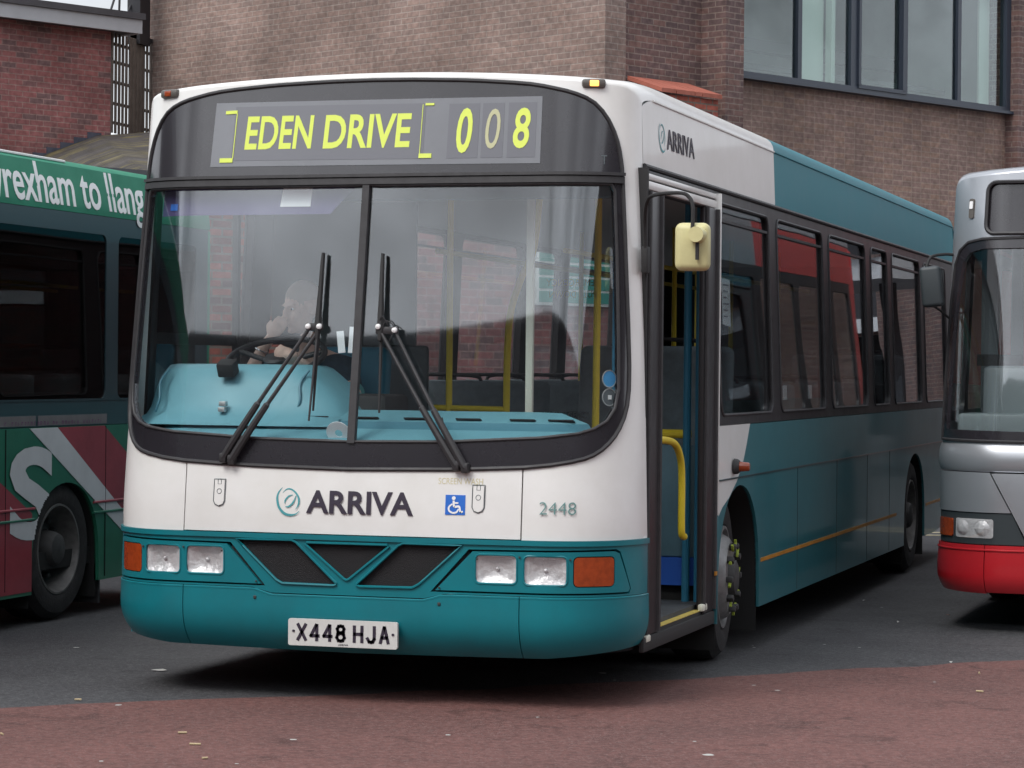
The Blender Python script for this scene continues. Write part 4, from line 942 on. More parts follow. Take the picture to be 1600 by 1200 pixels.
body_ch = [[(-.66, 1.32, 1.08, .13), (-.66, 1.36, 1.28, .125), (-.67, 1.34, 1.44, .12), (-.69, 1.29, 1.56, .055), (-.70, 1.24, 1.66, .05)],
           [(-.67, 1.34, 1.44, .12), (-.82, 1.31, 1.49, .062), (-.90, 1.10, 1.39, .047), (-.915, .99, 1.385, .042), (-.875, .99, 1.49, .036), (-.83, 1.02, 1.585, .027), (-.80, 1.05, 1.635, .030)],
           [(-.67, 1.34, 1.44, .12), (-.52, 1.33, 1.47, .062), (-.42, 1.16, 1.34, .048), (-.40, 1.06, 1.31, .043), (-.47, .93, 1.40, .036), (-.53, .82, 1.49, .027), (-.56, .77, 1.53, .030)],
           [(-.66, 1.32, 1.08, .13), (-.76, 1.24, 1.08, .09), (-.79, .88, 1.12, .065), (-.79, .80, .85, .05), (-.79, .76, .50, .04), (-.79, .66, .42, .035)],
           [(-.66, 1.32, 1.08, .13), (-.57, 1.24, 1.08, .09), (-.55, .88, 1.12, .065), (-.55, .82, .85, .05), (-.55, .78, .50, .04), (-.55, .68, .42, .035)]]
def fingers(wrist, dirv, side, curl, ths):
    out = []; d = Vector(dirv).normalized(); s = (Vector(side) - d*Vector(side).dot(d)).normalized(); n = d.cross(s)*curl
    w0 = Vector(wrist)
    for i, (o_, l_) in enumerate(((-.030, .068), (-.010, .078), (.010, .074), (.029, .058))):
        b0 = w0 + d*.045 + s*o_; b1 = b0 + d*l_*.42 + n*.008; b2 = b1 + (d*.7+n*.7)*l_*.33; b3 = b2 + (d*.1+n)*l_*.28
        out.append([(*(w0+d*.01+s*o_*.5), .013), (*b0, .0105), (*b1, .0095), (*b2, .0088), (*b3, .0075)])
    t0 = w0 + s*-.020; t1 = t0 + d*.03 - s*.03 + n*.012; t2 = t1 + d*.03 + n*.015
    out.append([(*t0, .014), (*t1, .0115), (*t2, .0095)]); return out
def drv_extra(b):
    head(b)
fch = fingers((-.80, 1.05, 1.635), (.5, .1, .85), (.8, .1, -.5), 1, 0)+fingers((-.56, .77, 1.53), (-.7, -.6, .2), (.3, -.2, .9), 1, 0)
def addf(b):
    head(b)
    for c in fch: tube(b, [q[:3] for q in c], [q[3] for q in c], 8)
    ell(b, (-.790, 1.048, 1.655), (.036, .020, .045), Matrix.Rotation(R(20), 4, 'Y')); ell(b, (-.585, .75, 1.54), (.04, .035, .025))
me = skinned(body_ch, addf, .0075); me.materials.append(M['skin'])
drv = bpy.data.objects.new('person', me); COL.objects.link(drv)
setp(drv, 'driver with cropped hair seated behind the steering wheel, hand raised to the mouth', 'person')
sh_ch = [[(-.66, 1.32, 1.06, .145), (-.66, 1.36, 1.28, .14), (-.67, 1.34, 1.44, .135), (-.685, 1.30, 1.53, .07)],
         [(-.67, 1.34, 1.44, .135), (-.82, 1.31, 1.49, .078), (-.89, 1.14, 1.40, .062)], [(-.67, 1.34, 1.44, .135), (-.52, 1.33, 1.47, .078), (-.44, 1.19, 1.36, .062)],
         [(-.66, 1.32, 1.06, .145), (-.76, 1.24, 1.08, .10), (-.79, .88, 1.12, .075), (-.79, .80, .85, .06), (-.79, .76, .52, .05)],
         [(-.66, 1.32, 1.06, .145), (-.57, 1.24, 1.08, .10), (-.55, .88, 1.12, .075), (-.55, .82, .85, .06), (-.55, .78, .52, .05)]]
me = skinned(sh_ch, None, .012); link('uniform', me, M['shirt'], drv)
for c, t in (((-.895, 1.115, 1.395), (-.9, 1.13, 1.40)), ((-.435, 1.18, 1.355), (-.425, 1.165, 1.345))):
    d = Vector(t)-Vector(c); bb = B(); tube(bb, [Vector(c)-d.normalized()*.012, Vector(c)+d.normalized()*.012], .064, 16); obj('sleeve_cuff', bb, M['cuff'], drv)
bb = B(); tube(bb, [Vector((-.84, 1.01, 1.565))+Matrix.Rotation(R(25), 3, 'Y') @ Vector((.034*math.cos(k*PI/10), .034*math.sin(k*PI/10), 0)) for k in range(20)], .004, 6, closed=True); obj('bracelet', bb, M['metal'], drv)
bb = B(); ell(bb, hp(0, .020, .036), (.079, .099, .099), HR); bmesh.ops.delete(bb, geom=[v for v in bb.verts if (HR.inverted() @ (v.co-HC)).z < .02-.55*(HR.inverted() @ (v.co-HC)).y*-1 - 0 and (HR.inverted() @ (v.co-HC)).y < .03 or (HR.inverted() @ (v.co-HC)).z < -.04], context='VERTS')
obj('hair', bb, M['hair'], drv)
for sx in (-1, 1):
    bb = B(); ell(bb, hp(sx*.031, -.075, .003), (.010, .006, .0055), HR); obj('eye', bb, M['wht'], drv)
    bb = B(); ell(bb, hp(sx*.031, -.0815, .002), (.005, .003, .005), HR); obj('pupil', bb, M['matt'], drv)

# ------------------------------------------------------------------ bus on the left (seen side on, rear end nearest the middle)
LX = -2.852
lb = thing('advert_bus', 'green and red bus carrying white advert lettering, cut off at the left edge', 'bus', (-4.1, .3, 0))
def SLf(y, z, h=0):
    return (LX+h-(.10*max(0, z-2.40)**1.3*3 if z > 2.4 else 0), y, z)
Y0, Y1 = -3.3, 4.90
la = [(2.90+.42*math.cos(PI-PI*i/20), .30+.50*max(0, math.sin(PI*i/20))**.75) for i in range(21)]
la0 = [(a-4.6, b) for a, b in la]
poly = [(Y0, .19), (Y0, 1.125), (Y1, 1.125), (Y1, .21), (la[-1][0], .20)]+list(reversed(la))+[(la[0][0], .18), (la0[-1][0], .18)]+list(reversed(la0))+[(la0[0][0], .18)]
sheet('side_panel', [poly], SLf, -.03, 0, M['green2'], lb)
sheet('advert_red', [[(2.774, 1.122), (3.379, 1.122), (Y1, .28), (Y1, .215), (4.285, .21)]], SLf, .0, .003, M['advred'], lb)
sheet('advert_red', [[(-3.25, .20), (-3.25, 1.12), (1.53, 1.12), (2.475, .64), (2.475, .20), (la0[-1][0]+.01, .20), (la0[-1][0]+.01, .82), (la0[0][0]-.01, .82), (la0[0][0]-.01, .20)]], SLf, 0, .003, M['advred'], lb)
sheet('advert_stripe', [[(2.437, 1.122), (2.774, 1.122), (4.285, .215), (4.12, .215)]], SLf, 0, .004, M['advwhite'], lb)
bm = text_bm('S', .03)
xs = [v.co.x for v in bm.verts]; ys = [v.co.y for v in bm.verts]; a, b, c, d = min(xs), max(xs), min(ys), max(ys)
for v in bm.verts: v.co.x = 2.205+.53*(v.co.x-a)/(b-a); v.co.y = .49+.53*(v.co.y-c)/(d-c)
for k in range(40):
    bmesh.ops.bisect_plane(bm, geom=bm.verts[:]+bm.edges[:]+bm.faces[:], plane_co=(2.4+k*.01, 0, 0), plane_no=(1, 0, 0), dist=1e-6)
    bmesh.ops.bisect_plane(bm, geom=bm.verts[:]+bm.edges[:]+bm.faces[:], plane_co=(0, .45+k*.01, 0), plane_no=(0, 1, 0), dist=1e-6)
bmesh.ops.delete(bm, geom=[f for f in bm.faces if abs(f.calc_center_median().x-2.9) < .42 and f.calc_center_median().y < .30+.50*math.sqrt(max(0, 1-((f.calc_center_median().x-2.9)/.42)**2))**.75], context='FACES')
put(bm, SLf, .003, .006, 'advert_letter', M['advwhite'], lb, wall=False)
for zz in (.668, .607):
    bm = B(); tube(bm, [SLf(y, zz, .004) for y in (Y0, -2.2)], .008, 6); tube(bm, [SLf(y, zz, .004) for y in (-1.2, 2.50)], .008, 6); tube(bm, [SLf(y, zz, .004) for y in (3.24, Y1)], .008, 6)
    obj('side_moulding', bm, M['advred'] if zz > .65 else M['green2'], lb)
bm = B(); bx(bm, LX-.01, LX+.0045, 3.395, 3.40, .22, 1.12); bx(bm, LX-.01, LX+.0045, 2.16, 2.165, .22, 1.12); bx(bm, LX-.01, LX+.0045, 1.0, 1.005, .22, 1.12); obj('panel_joint', bm, M['gap'], lb)
sheet('sill_band', [[(Y0, 1.128), (Y1, 1.128), (Y1, 1.272), (Y0, 1.272)]], SLf, -.03, -.006, M['darkteal'], lb)
sheet('route_strip', [[(-1.0, 1.135), (2.52, 1.135), (2.52, 1.192), (-1.0, 1.192)]], SLf, -.006, -.003, M['strip'], lb); sheet('route_strip', [[(2.55, 1.135), (3.42, 1.135), (3.42, 1.192), (2.55, 1.192)]], SLf, -.006, -.003, M['strip'], lb)
bm = bmesh.new(); yy = 2.08
while yy < 3.36:
    wv = random.choice((.018, .024, .03))
    for q in range(random.choice((1, 2, 2))):
        stroke_bm(bm, [(yy+q*wv*.5, 1.140), (yy+q*wv*.5+.004, 1.158)], [.006, .006])
    if random.random() < .6: stroke_bm(bm, [(yy-.003, 1.158), (yy+wv*.6, 1.158)], [.005, .005])
    yy += wv+.012+(.04 if random.random() < .12 else 0)
bmesh.ops.translate(bm, verts=bm.verts, vec=(0, 0, 0))
bmesh.ops.recalc_face_normals(bm, faces=bm.faces); put(bm, SLf, -.003, -.0015, 'faded_print', M['purple'], lb, wall=False)['label'] = 'faded purple print along the grey strip'
lw = [(.10, 1.62), (1.70, 3.40), (3.56, 4.70), (-1.50, .02), (-3.1, -1.6)]
sheet('window_band', [[(Y0, 1.273), (Y1, 1.273), (Y1, 2.372), (Y0, 2.372)]]+[rrect(a, b, 1.285, 2.262, .05) for a, b in lw], SLf, -.03, -.003, M['darkteal'], lb)
for a, b in lw:
    wd = sheet('side_window', [rrect(a, b, 1.285, 2.262, .05)], SLf, -.015, -.010, M['dglass'], lb)
sheet('cove_panel', [[(Y0, 2.374), (Y1, 2.374), (Y1, 2.645), (Y0, 2.645)]], SLf, -.03, 0, M['green'], lb, dv=.02)
rows = []
for k in range(13):
    t = k/12; rows.append([(LX-.035-1.2*(1-math.cos(t*PI/2)), y, 2.62+.11*math.sin(t*PI/2)) for y in (Y0, Y1)])
rows = [[SLf(y, 2.645) for y in (Y0, Y1)], [(LX-.085, y, 2.665) for y in (Y0, Y1)], [(LX-.14, y, 2.685) for y in (Y0, Y1)], [(LX-.4, y, 2.72) for y in (Y0, Y1)], [(LX-1.25, y, 2.76) for y in (Y0, Y1)], [(LX-2.3, y, 2.70) for y in (Y0, Y1)], [(LX-2.48, y, 2.5) for y in (Y0, Y1)]]
grid('roof', rows, M['green'], lb)
bm = B(); tube(bm, [(LX-.085, Y0, 2.672), (LX-.085, 3.0, 2.672)], .009, 6); obj('roof_moulding', bm, M['advlet'], lb)
bm = B(); bx(bm, LX-2.48, LX-.0, Y1-.03, Y1+.02, .25, 2.37, bev=.012); bx(bm, LX-2.44, LX-.06, Y1-.03, Y1+.015, 2.37, 2.66, bev=.01); obj('rear_body', bm, M['green'], lb)
bm = B(); bx(bm, LX-2.48, LX-.0, Y0-.02, Y0+.03, .25, 2.62, bev=.012); obj('front_body', bm, M['green'], lb)
bm = B(); bx(bm, LX-2.49, LX-2.46, Y0, Y1, .2, 2.6); obj('offside_panel', bm, M['green2'], lb)
bm = B(); bx(bm, LX-2.4, LX-.06, Y0+.1, Y1-.1, .3, .4); bx(bm, LX-2.4, LX-.5, 3.0, 4.8, .22, 1.3); bx(bm, LX-2.4, LX-.6, 1.2, 2.0, .4, 1.45); bx(bm, LX-2.4, LX-.6, -.4, .3, .4, 1.45); obj('interior', bm, M['under'], lb)
bm = B(); bx(bm, LX-.7, LX-.62, 2.85, 3.02, 1.5, 2.0); bx(bm, LX-1.4, LX-1.35, 2.2, 2.8, 1.5, 2.0); obj('notice_board', bm, M['trim'], lb)
bm = B(); bx(bm, LX-.3, LX-.02, 3.36, 3.38, .06, .35); obj('mud_flap', bm, M['rubber'], lb)
for A in (la, la0): grid('wheel_arch', [[(LX-.02, y, z), (LX-.5, y, z)] for y, z in [(A[0][0], .1)]+A+[(A[-1][0], .1)]], M['under'], lb)
bm = B(); bx(bm, LX-2.3, LX-.45, 2.4, 3.35, .12, .8); bx(bm, LX-2.3, LX-.45, -2.2, -1.2, .12, .8); obj('underframe', bm, M['under'], lb)
wheel(2.86, 1, X=LX-.03, r=.415, rimm='darkrim', parent=lb, nuts=False); wheel(-1.7, 1, X=LX-.03, r=.415, rimm='darkrim', parent=lb, nuts=False)
def adv(x): 
    b = text_bm(x, .012); r_ = (min(v.co.x for v in b.verts), max(v.co.x for v in b.verts)); b.free(); return r_
wr = adv('rexham t'); wt = adv('t'); full = adv('wrexham to llangollen'); w1 = adv('wrexham')[1]-adv('rexham')[1]
sc_ = (3.055-2.12)/((wr[1]-wr[0])-(wt[1]-wt[0])); u0 = 2.12-w1*sc_
part_ = adv('wrexham to llang')
text('advert_lettering', 'wrexham to llang', SLf, u0, u0+(part_[1]-part_[0])*sc_, 2.330, 2.640, M['advlet'], lb, bold=.012, h=.004, du=.05)

# ------------------------------------------------------------------ silver bus on the right (front end)
RX, RY = 3.225, 4.18
rb = thing('silver_bus', 'silver and red bus facing the camera, cut off at the right edge', 'bus', (RX, RY+5, 0))
F2 = make_front(RX, RY)
def zt2(s): return zt(s)-.115
def fr_sheet(name, polys, h0, h1, m, **k): return sheet(name, polys, F2, h0, h1, M[m], rb, **k)
scr = [(-p, z) for p, z in ((0, 2.275), (.6, 2.272), (1.05, 2.262), (1.16, 2.245), (1.24, 2.20), (1.29, 2.12), (1.33, 1.9), (1.36, 1.5), (1.37, 1.10), (0, 1.085))]
scr_full = scr+[(-a, b) for a, b in reversed(scr[1:-1])]
dst = rrect(-1.03, 1.03, 2.292, 2.592, .055)
top2 = [(s, zt2(s)) for s in SL]
# black screen surround cut out of the silver face
outer2 = [(-SM, 1.08), (-SM, zt2(SM))]+top2[1:-1]+[(SM, zt2(SM)), (SM, 1.08)]
ring2 = [(SM-.002, 1.081), (-SM+.002, 1.081)]
fr_sheet('front_body', [outer2, list(reversed(scr_full)), dst], -.03, 0, 'silver', du=.04)
gl2 = [(-.02, 2.215), (-1.05, 2.205), (-1.14, 2.185), (-1.20, 2.13), (-1.25, 1.9), (-1.28, 1.5), (-1.29, 1.16), (-.02, 1.145)]
fr_sheet('screen_surround', [scr_full, gl2, [(-a, b) for a, b in reversed(gl2)]], -.02, .003, 'black', du=.04, dv=.2)
for sg in (-1, 1):
    fr_sheet('windscreen', [gl2 if sg < 0 else [(-a, b) for a, b in reversed(gl2)]], -.016, -.012, 'glass', du=.04, dv=.1)
bm = B(); tube(bm, [F2(s, z, .003) for s, z in lerp_poly(scr_full, .05)], .010, 6, closed=True); obj('screen_seal', bm, M['rubber'], rb)
dd = fr_sheet('destination_display', [dst], -.03, -.012, 'black', du=.05)
bm = B(); tube(bm, [F2(s, z, .003) for s, z in lerp_poly(dst, .05)], .012, 6, closed=True); obj('display_seal', bm, M['rubber'], dd)
mk = fr_sheet('marker_lamp', [rrect(-1.165, -1.125, 2.385, 2.50, .012)], 0, .008, 'lamphouse'); fr_sheet('lamp_lens', [rrect(-1.158, -1.132, 2.44, 2.485, .006)], .008, .012, 'wht').parent = mk
def FS(s, z, h=0):      # rolled sill below the screen
    t = (z-.92)/.16; return F2(s, z, h+.02*math.sin(max(0, min(1, t))*PI)**.7)
sheet('front_sill', [[(-SM, .922), (SM, .922), (SM, 1.078), (-SM, 1.078)]], FS, -.03, 0, M['silver'], rb, du=.04, dv=.015)
fr_sheet('front_panel', [[(-SM, .690), (-.80, .690), (-.925, .917), (-SM, .917)]], -.03, .006, 'silver', du=.04)
fr_sheet('front_panel', [[(SM, .690), (.80, .690), (.925, .917), (SM, .917)]], -.03, .006, 'silver', du=.04)
cp = [(-.912, .912), (-.895, .914), (.895, .914), (.912, .912), (.70, .52), (-.70, .52)]
fr_sheet('front_panel', [cp], -.03, .014, 'silver', du=.04)
fr_sheet('lamp_surround', [[(-SM, .508), (-.71, .508), (-.795, .685), (-SM, .685)]], -.03, .0, 'dgrey', du=.04); fr_sheet('lamp_surround', [[(SM, .508), (.71, .508), (.795, .685), (SM, .685)]], -.03, .0, 'dgrey', du=.04)
fr_sheet('panel_gap', [[(-SM+.02, .30), (SM-.02, .30), (SM-.02, 1.0), (-SM+.02, 1.0)]], -.06, -.032, 'gap', du=.1)
fr_sheet('indicator_lamp', [rrect(-1.345, -1.175, .545, .648, .012)], 0, .010, 'amber', du=.03)
hl = fr_sheet('headlamp', [rrect(-1.15, -.900, .543, .652, .015)], 0, .003, 'chrome', du=.03)
for c in (-1.095, -.965):
    rows = [[F2(c+.045*rr/6*math.cos(2*PI*j/24), .598+.045*rr/6*math.sin(2*PI*j/24), .004+.014*(1-(rr/6)**2)) for j in range(25)] for rr in range(7)]; grid('lamp_bowl', rows, M['chrome'], hl)
g_ = fr_sheet('lamp_glass', [rrect(-1.15, -.900, .543, .652, .015)], .016, .02, 'lens', du=.03); g_.parent = hl
hl = fr_sheet('headlamp', [rrect(.900, 1.15, .543, .652, .015)], 0, .003, 'chrome', du=.03); fr_sheet('indicator_lamp', [rrect(1.175, 1.345, .545, .648, .012)], 0, .010, 'amber', du=.03)
def FR(s, z, h=0):
    t = max(0, (.33-z)/.1); return F2(s, z, h+.01*math.sin((z-.2)/.31*PI)-.03*t*t)
for a, b in ((-SM, -.948), (-.943, .943), (.948, SM)):
    sheet('bumper', [[(a, .232), (b, .225 if b < 0 else .232), (b, .503), (a, .503)]], FR, -.02, .008, M['red'], rb, du=.04, dv=.02)
bm = B(); tube(bm, [FR(s, .475, .010) for s in SL], .006, 6); obj('bumper_crease', bm, M['red'], rb)
# roof: dome and body
rows = []
for i in range(9):
    t = i/8; row = []
    for s in SL:
        p0 = Vector(F2(s, zt2(s), 0)); x = xs_(s)*(1 if s >= 0 else -1); y = p0.y+(RY+.95-p0.y)*(1-math.cos(t*PI/2))**1.25; row.append((p0.x+(RX+x*.949-p0.x)*t, y, p0.z+.06*math.sin(t*PI/2)))
    rows.append(row)
grid('roof_dome', rows, M['silver'], rb)
grid('roof_panel', [[(RX+xs_(s)*(1 if s >= 0 else -1)*.949, y, zt2(s)+.06) for s in SL] for y in (RY+.95, RY+6.8)], M['silver'], rb)
for sg in (-1, 1):
    Sr = make_side(sg, RX, RY)
    rw = [(1.3, 2.6), (2.8, 4.1), (4.3, 5.5), (5.7, 6.45)]
    sheet('side_panel', [[(.437, .24), (.437, 1.2), (1.15, 1.2), (1.15, .24)]], Sr, -.02, 0, M['silver'], rb)
    aa = [(2.35+.5*math.cos(PI-PI*i/18), .3+.58*max(0, math.sin(PI*i/18))**.72) for i in range(19)]; ab = [(a+3.2, b) for a, b in aa]
    sheet('side_panel', [[(1.152, .24), (1.152, 1.2), (6.75, 1.2), (6.75, .24)]+list(reversed(ab))+list(reversed(aa))], Sr, -.02, 0, M['silver'], rb)
    sheet('window_band', [[(6.56, 1.202), (6.56, 2.28)]+edge_(2.28, 1.202)]+[rrect(a, b, 1.26, 2.2, .06) for a, b in [(.55, 1.15)]+rw], Sr, -.03, 0, M['band'], rb, dv=.2)
    for a, b in [(.55, 1.15)]+rw: sheet('side_window', [rrect(a, b, 1.26, 2.2, .06)], Sr, -.015, -.01, M['sglass'], rb, dv=.2)
    sheet('cove_panel', [[(2.7, 2.282), (2.7, 2.592), (.95, 2.596), (.75, 2.594), (.62, 2.58), (.56, 2.562)]+edge_(2.545, 2.282)], Sr, -.02, 0, M['silver'], rb, dv=.1)
    sheet('cove_panel', [[(2.702, 2.282), (6.75, 2.282), (6.75, 2.592), (2.702, 2.592)]], Sr, -.02, 0, M['red'], rb, dv=.1)
    sheet('rear_pillar', [[(6.562, 1.202), (6.75, 1.202), (6.75, 2.28), (6.562, 2.28)]], Sr, -.02, 0, M['red'], rb, dv=.2)
    for A in (aa, ab): grid('wheel_arch', [[(RX+sg*x, RY+y, z) for x in (1.235, .75)] for y, z in [(A[0][0], .1)]+A+[(A[-1][0], .1)]], M['under'], rb)
    for yc in (2.35, 5.55):
        wheel(RY+yc, sg, X=(RX+sg*1.2)*sg, r=.42, parent=rb, nuts=False, rimm='darkrim')
bm = B(); bx(bm, RX-1.2, RX+1.2, RY+6.75, RY+6.85, .3, 2.58, bev=.02); obj('rear_body', bm, M['red'], rb)
bm = B(); bx(bm, RX-1.2, RX+1.2, RY+.5, RY+6.7, .27, .34); bx(bm, RX-.7, RX+.7, RY+.8, RY+6.4, .18, .27); obj('chassis', bm, M['under'], rb)
bm = B(); bx(bm, RX-1.15, RX+1.15, RY+.6, RY+6.7, 2.30, 2.33); obj('ceiling', bm, M['trim'], rb)
bm = B(); bx(bm, RX-1.05, RX-.2, RY+.62, RY+1.0, .9, 1.53, bev=.05); bx(bm, RX-1.15, RX+1.15, RY+.34, RY+.8, .9, 1.25, bev=.02); db = obj('dashboard', bm, M['gdash'], rb)
bm = B(); bx(bm, RX-1.12, RX-1.02, RY+1.2, RY+1.25, 1.2, 2.28); bx(bm, RX-.95, RX-.88, RY+1.3, RY+1.35, 1.2, 2.28); obj('cab_post', bm, M['trim'], rb)
bm = B(); bx(bm, RX-1.12, RX-.85, RY+1.0, RY+1.04, 1.53, 1.60); box(bm, (RX-.62, RY+.60, 1.36), (.05, .03, .09), bev=.006); lathe(bm, [(-.02, .001), (-.02, .05), (.02, .05)], Matrix.Translation(Vector((RX-.62, RY+.61, 1.50))) @ Matrix.Rotation(R(90), 4, 'Z'), 16); obj('cab_fitting', bm, M['matt'], rb)
bm = B()
for i in range(5): box(bm, (RX-.7, RY+2.4+i*.95, .9), (.85, .12, .9), bev=.05); box(bm, (RX+.7, RY+2.4+i*.95, .9), (.85, .12, .9), bev=.05)
obj('seat_row', bm, M['under'], rb)
bm = B(); box(bm, (1.935, RY+.22, 1.985), (.120, .10, .235), Matrix.Rotation(R(-6), 3, 'Y'), .022, 4); mh = obj('mirror_housing', bm, M['dgrey'], rb)
bm = B(); tube(bm, smoothpath([(1.90, RY+.24, 2.10), (1.92, RY+.28, 2.16), (1.98, RY+.38, 2.18), (2.03, RY+.42, 2.18)], 5), .009, 8); tube(bm, smoothpath([(1.93, RY+.24, 1.88), (1.97, RY+.33, 1.85), (2.02, RY+.40, 1.80)], 5), .007, 8); obj('mirror_arm', bm, M['matt'], rb)
bm = B(); box(bm, (1.95, RY+.275, 1.985), (.09, .005, .20)); obj('mirror_glass', bm, M['mirrorg'], mh)

# ------------------------------------------------------------------ buildings behind
RZ = math.atan2(.88497, .46562)
ob_ = thing('office_building', 'tall brown brick building with a ribbon of grey framed windows at upper right', 'building', (-4.027, 19.004, 0), RZ)
boxuv('brick_wall', [(0, .37, 0, 8.97, 0, 12)], M['brA'], ob_)
boxuv('brick_wall', [(.37, 1.84, .07, .4, 0, 12)], M['brB'], ob_)
boxuv('brick_pilaster', [(1.84, 2.19, -.325, .4, 0, 12)], M['brB'], ob_)
boxuv('brick_panel', [(2.19, 8.55, .12, .42, 0, 5.22)], M['brC'], ob_)
boxuv('brick_wall', [(2.19, 8.55, .12, .42, 7.0, 12)], M['brB'], ob_)
boxuv('brick_pilaster', [(8.55, 9.2, -.10, .42, 0, 12)], M['brB'], ob_); boxuv('brick_wall', [(9.2, 22, .05, .42, 0, 12)], M['brB'], ob_)
boxuv('rear_wall', [(.37, 22, 8.6, 8.97, 0, 12), (21.6, 22, .42, 8.6, 0, 12)], M['brB'], ob_)
def lobj(name, fn, m, parent):
    b = B(); fn(b); return obj(name, b, m, parent, local=True)
lobj('roof', lambda b: bx(b, 0, 22, 0, 8.97, 12, 12.2), M['gutter'], ob_)
wf = lobj('window_frame', lambda b: [bx(b, 2.19, 8.55, .03, .14, 5.225, 5.29), bx(b, 2.15, 8.62, -.03, .12, 5.19, 5.23), bx(b, 2.19, 8.55, .05, .14, 6.93, 7.0), bx(b, 2.19, 2.25, .05, .14, 5.28, 6.93), bx(b, 8.44, 8.55, .03, .14, 5.28, 6.93),
    bx(b, 3.72, 3.80, .04, .14, 5.28, 6.93), bx(b, 4.84, 4.98, .04, .14, 5.28, 6.93), bx(b, 4.98, 5.03, .01, .12, 5.30, 6.93), bx(b, 4.98, 6.06, .01, .12, 5.27, 5.32), bx(b, 5.96, 6.02, .01, .12, 5.3, 6.93), bx(b, 6.02, 6.10, .04, .14, 5.28, 6.93), bx(b, 7.27, 7.35, .04, .14, 5.28, 6.93)], M['frame'], ob_)
for a, b_ in ((2.25, 3.72), (3.80, 4.84), (5.03, 5.96), (6.10, 7.27), (7.35, 8.44)):
    lobj('window_pane', lambda b, a=a, b_=b_: bx(b, a, b_, .085, .09, 5.28, 6.92), M['bglass'], wf)
lobj('office_room', lambda b: [bx(b, 2.2, 8.6, 3.0, 3.1, 4.0, 7.4), bx(b, 2.2, 8.6, .5, 3.0, 4.6, 4.7), bx(b, 2.1, 2.2, .5, 3.0, 4.6, 7.4), bx(b, 8.6, 8.7, .5, 3.0, 4.6, 7.4), bx(b, 2.2, 8.6, .5, 3, 7.3, 7.4)], M['room'], ob_)
lobj('reflection_band', lambda b: [bx(b, 2.2, 8.6, 2.0, 2.2, 5.95, 6.12), bx(b, 2.2, 8.6, 1.2, 1.3, 5.55, 5.62)], M['roomd'], ob_)  # added bars imitating the dark bands reflected in the panes
lobj('vertical_blind', lambda b: [bx(b, 4.03, 4.07, .25, .30, 5.1, 7.0), bx(b, 4.10, 4.60, .32, .34, 5.1, 7.0), bx(b, 4.62, 4.70, .2, .3, 5.1, 7.0), bx(b, 8.15, 8.4, .3, .33, 5.1, 7)], M['blindw'], ob_)
# lean-to with terracotta coping against the office wall
an = thing('brick_annex', 'orange brick annex with sloping terracotta coping against the brown wall', 'wall', (-4.027, 19.004, 0), RZ)
boxuv('brick_wall', [(.40, 1.50, -.5, -.005, 0, 4.79)], M['brO'], an)
def tiles(b):
    x = .40
    for wd_ in (.27, .34, .14, .37):
        v = [b.verts.new(p) for p in ((x, -.56, 4.80), (x+wd_-.012, -.56, 4.80), (x+wd_-.012, -.005, 4.98), (x, -.005, 4.98), (x, -.56, 4.85), (x+wd_-.012, -.56, 4.85), (x+wd_-.012, -.005, 5.03), (x, -.005, 5.03))]
        for f in ((0, 1, 2, 3), (4, 5, 6, 7), (0, 1, 5, 4), (1, 2, 6, 5), (2, 3, 7, 6), (3, 0, 4, 7)): b.faces.new([v[i] for i in f])
        x += wd_
lobj('coping', tiles, M['terra'], an)
# red brick building upper left
rd = thing('red_brick_building', 'red brick building under a white fascia board at top left', 'building', (-11.922, 21.872, 0), RZ)
boxuv('brick_wall', [(-12, 0, 0, .35, 0, 6.14)], M['brR'], rd); boxuv('side_wall', [(-.35, 0, .35, 1.2, 0, 4.6)], M['brR'], rd)
lobj('fascia', lambda b: [bx(b, -12, .30, -.30, -.24, 6.10, 6.29), bx(b, .24, .30, -.24, .4, 6.10, 6.29)], M['fascia'], rd); lobj('soffit', lambda b: bx(b, -12, .24, -.24, .35, 6.12, 6.15), M['gutter'], rd)
lobj('roof_edge', lambda b: [bx(b, -12, .33, -.34, .5, 6.292, 6.38)], M['gutter'], rd)
lobj('stepped_flashing', lambda b: [bx(b, -3.1+.225*i, -2.875+.225*i, -.02, .0, 3.58+.085*i, 3.68+.085*i) for i in range(13)], M['engblue'], rd)
# low building with mossy slate roof
lw_ = thing('low_brick_building', 'low red brick building with a mossy slate roof behind the buses', 'building', (-5.132, 10.285, 0), RZ)
boxuv('brick_wall', [(-1.7, 1.6, 0, .3, 0, 3.08)], M['brO'], lw_); boxuv('brick_wall', [(1.6, 6.9, 0, .3, 0, 3.08)], M['brR'], lw_); boxuv('end_wall', [(6.6, 6.9, .3, 2.9, 0, 3.08), (-1.7, -1.4, .3, 11, 0, 3.08)], M['brR'], lw_)
lobj('flat_roof', lambda b: bx(b, 1.0, 7.0, -.1, 2.6, 3.09, 3.16), M['gutter'], lw_); lobj('gutter', lambda b: bx(b, -1.7, 1.2, -.22, -.12, 3.04, 3.14), M['gutter'], lw_)
def c2w(xc, zc, h):
    return Vector((CAM.x+right.x*xc+fwd.x*zc, CAM.y+right.y*xc+fwd.y*zc, h))
E0 = [Vector((x, -.2, 3.14)) for x in (-1.7, -1.0, 0, 1.4)]
Wl = (Matrix.Translation(Vector((-5.132, 10.285, 0))) @ Matrix.Rotation(RZ, 4, 'Z'))
T_ = [c2w(-6.75, 34.5, 4.08), c2w(-6.35, 34.92, 4.36), c2w(-5.78, 35.48, 4.66), c2w(-5.0, 35.3, 4.70), c2w(-3.5, 31.0, 4.35)]
Ev = [Wl @ p for p in E0]
b = B(); tv = [b.verts.new(p) for p in T_]; ev = [b.verts.new(p) for p in Ev]
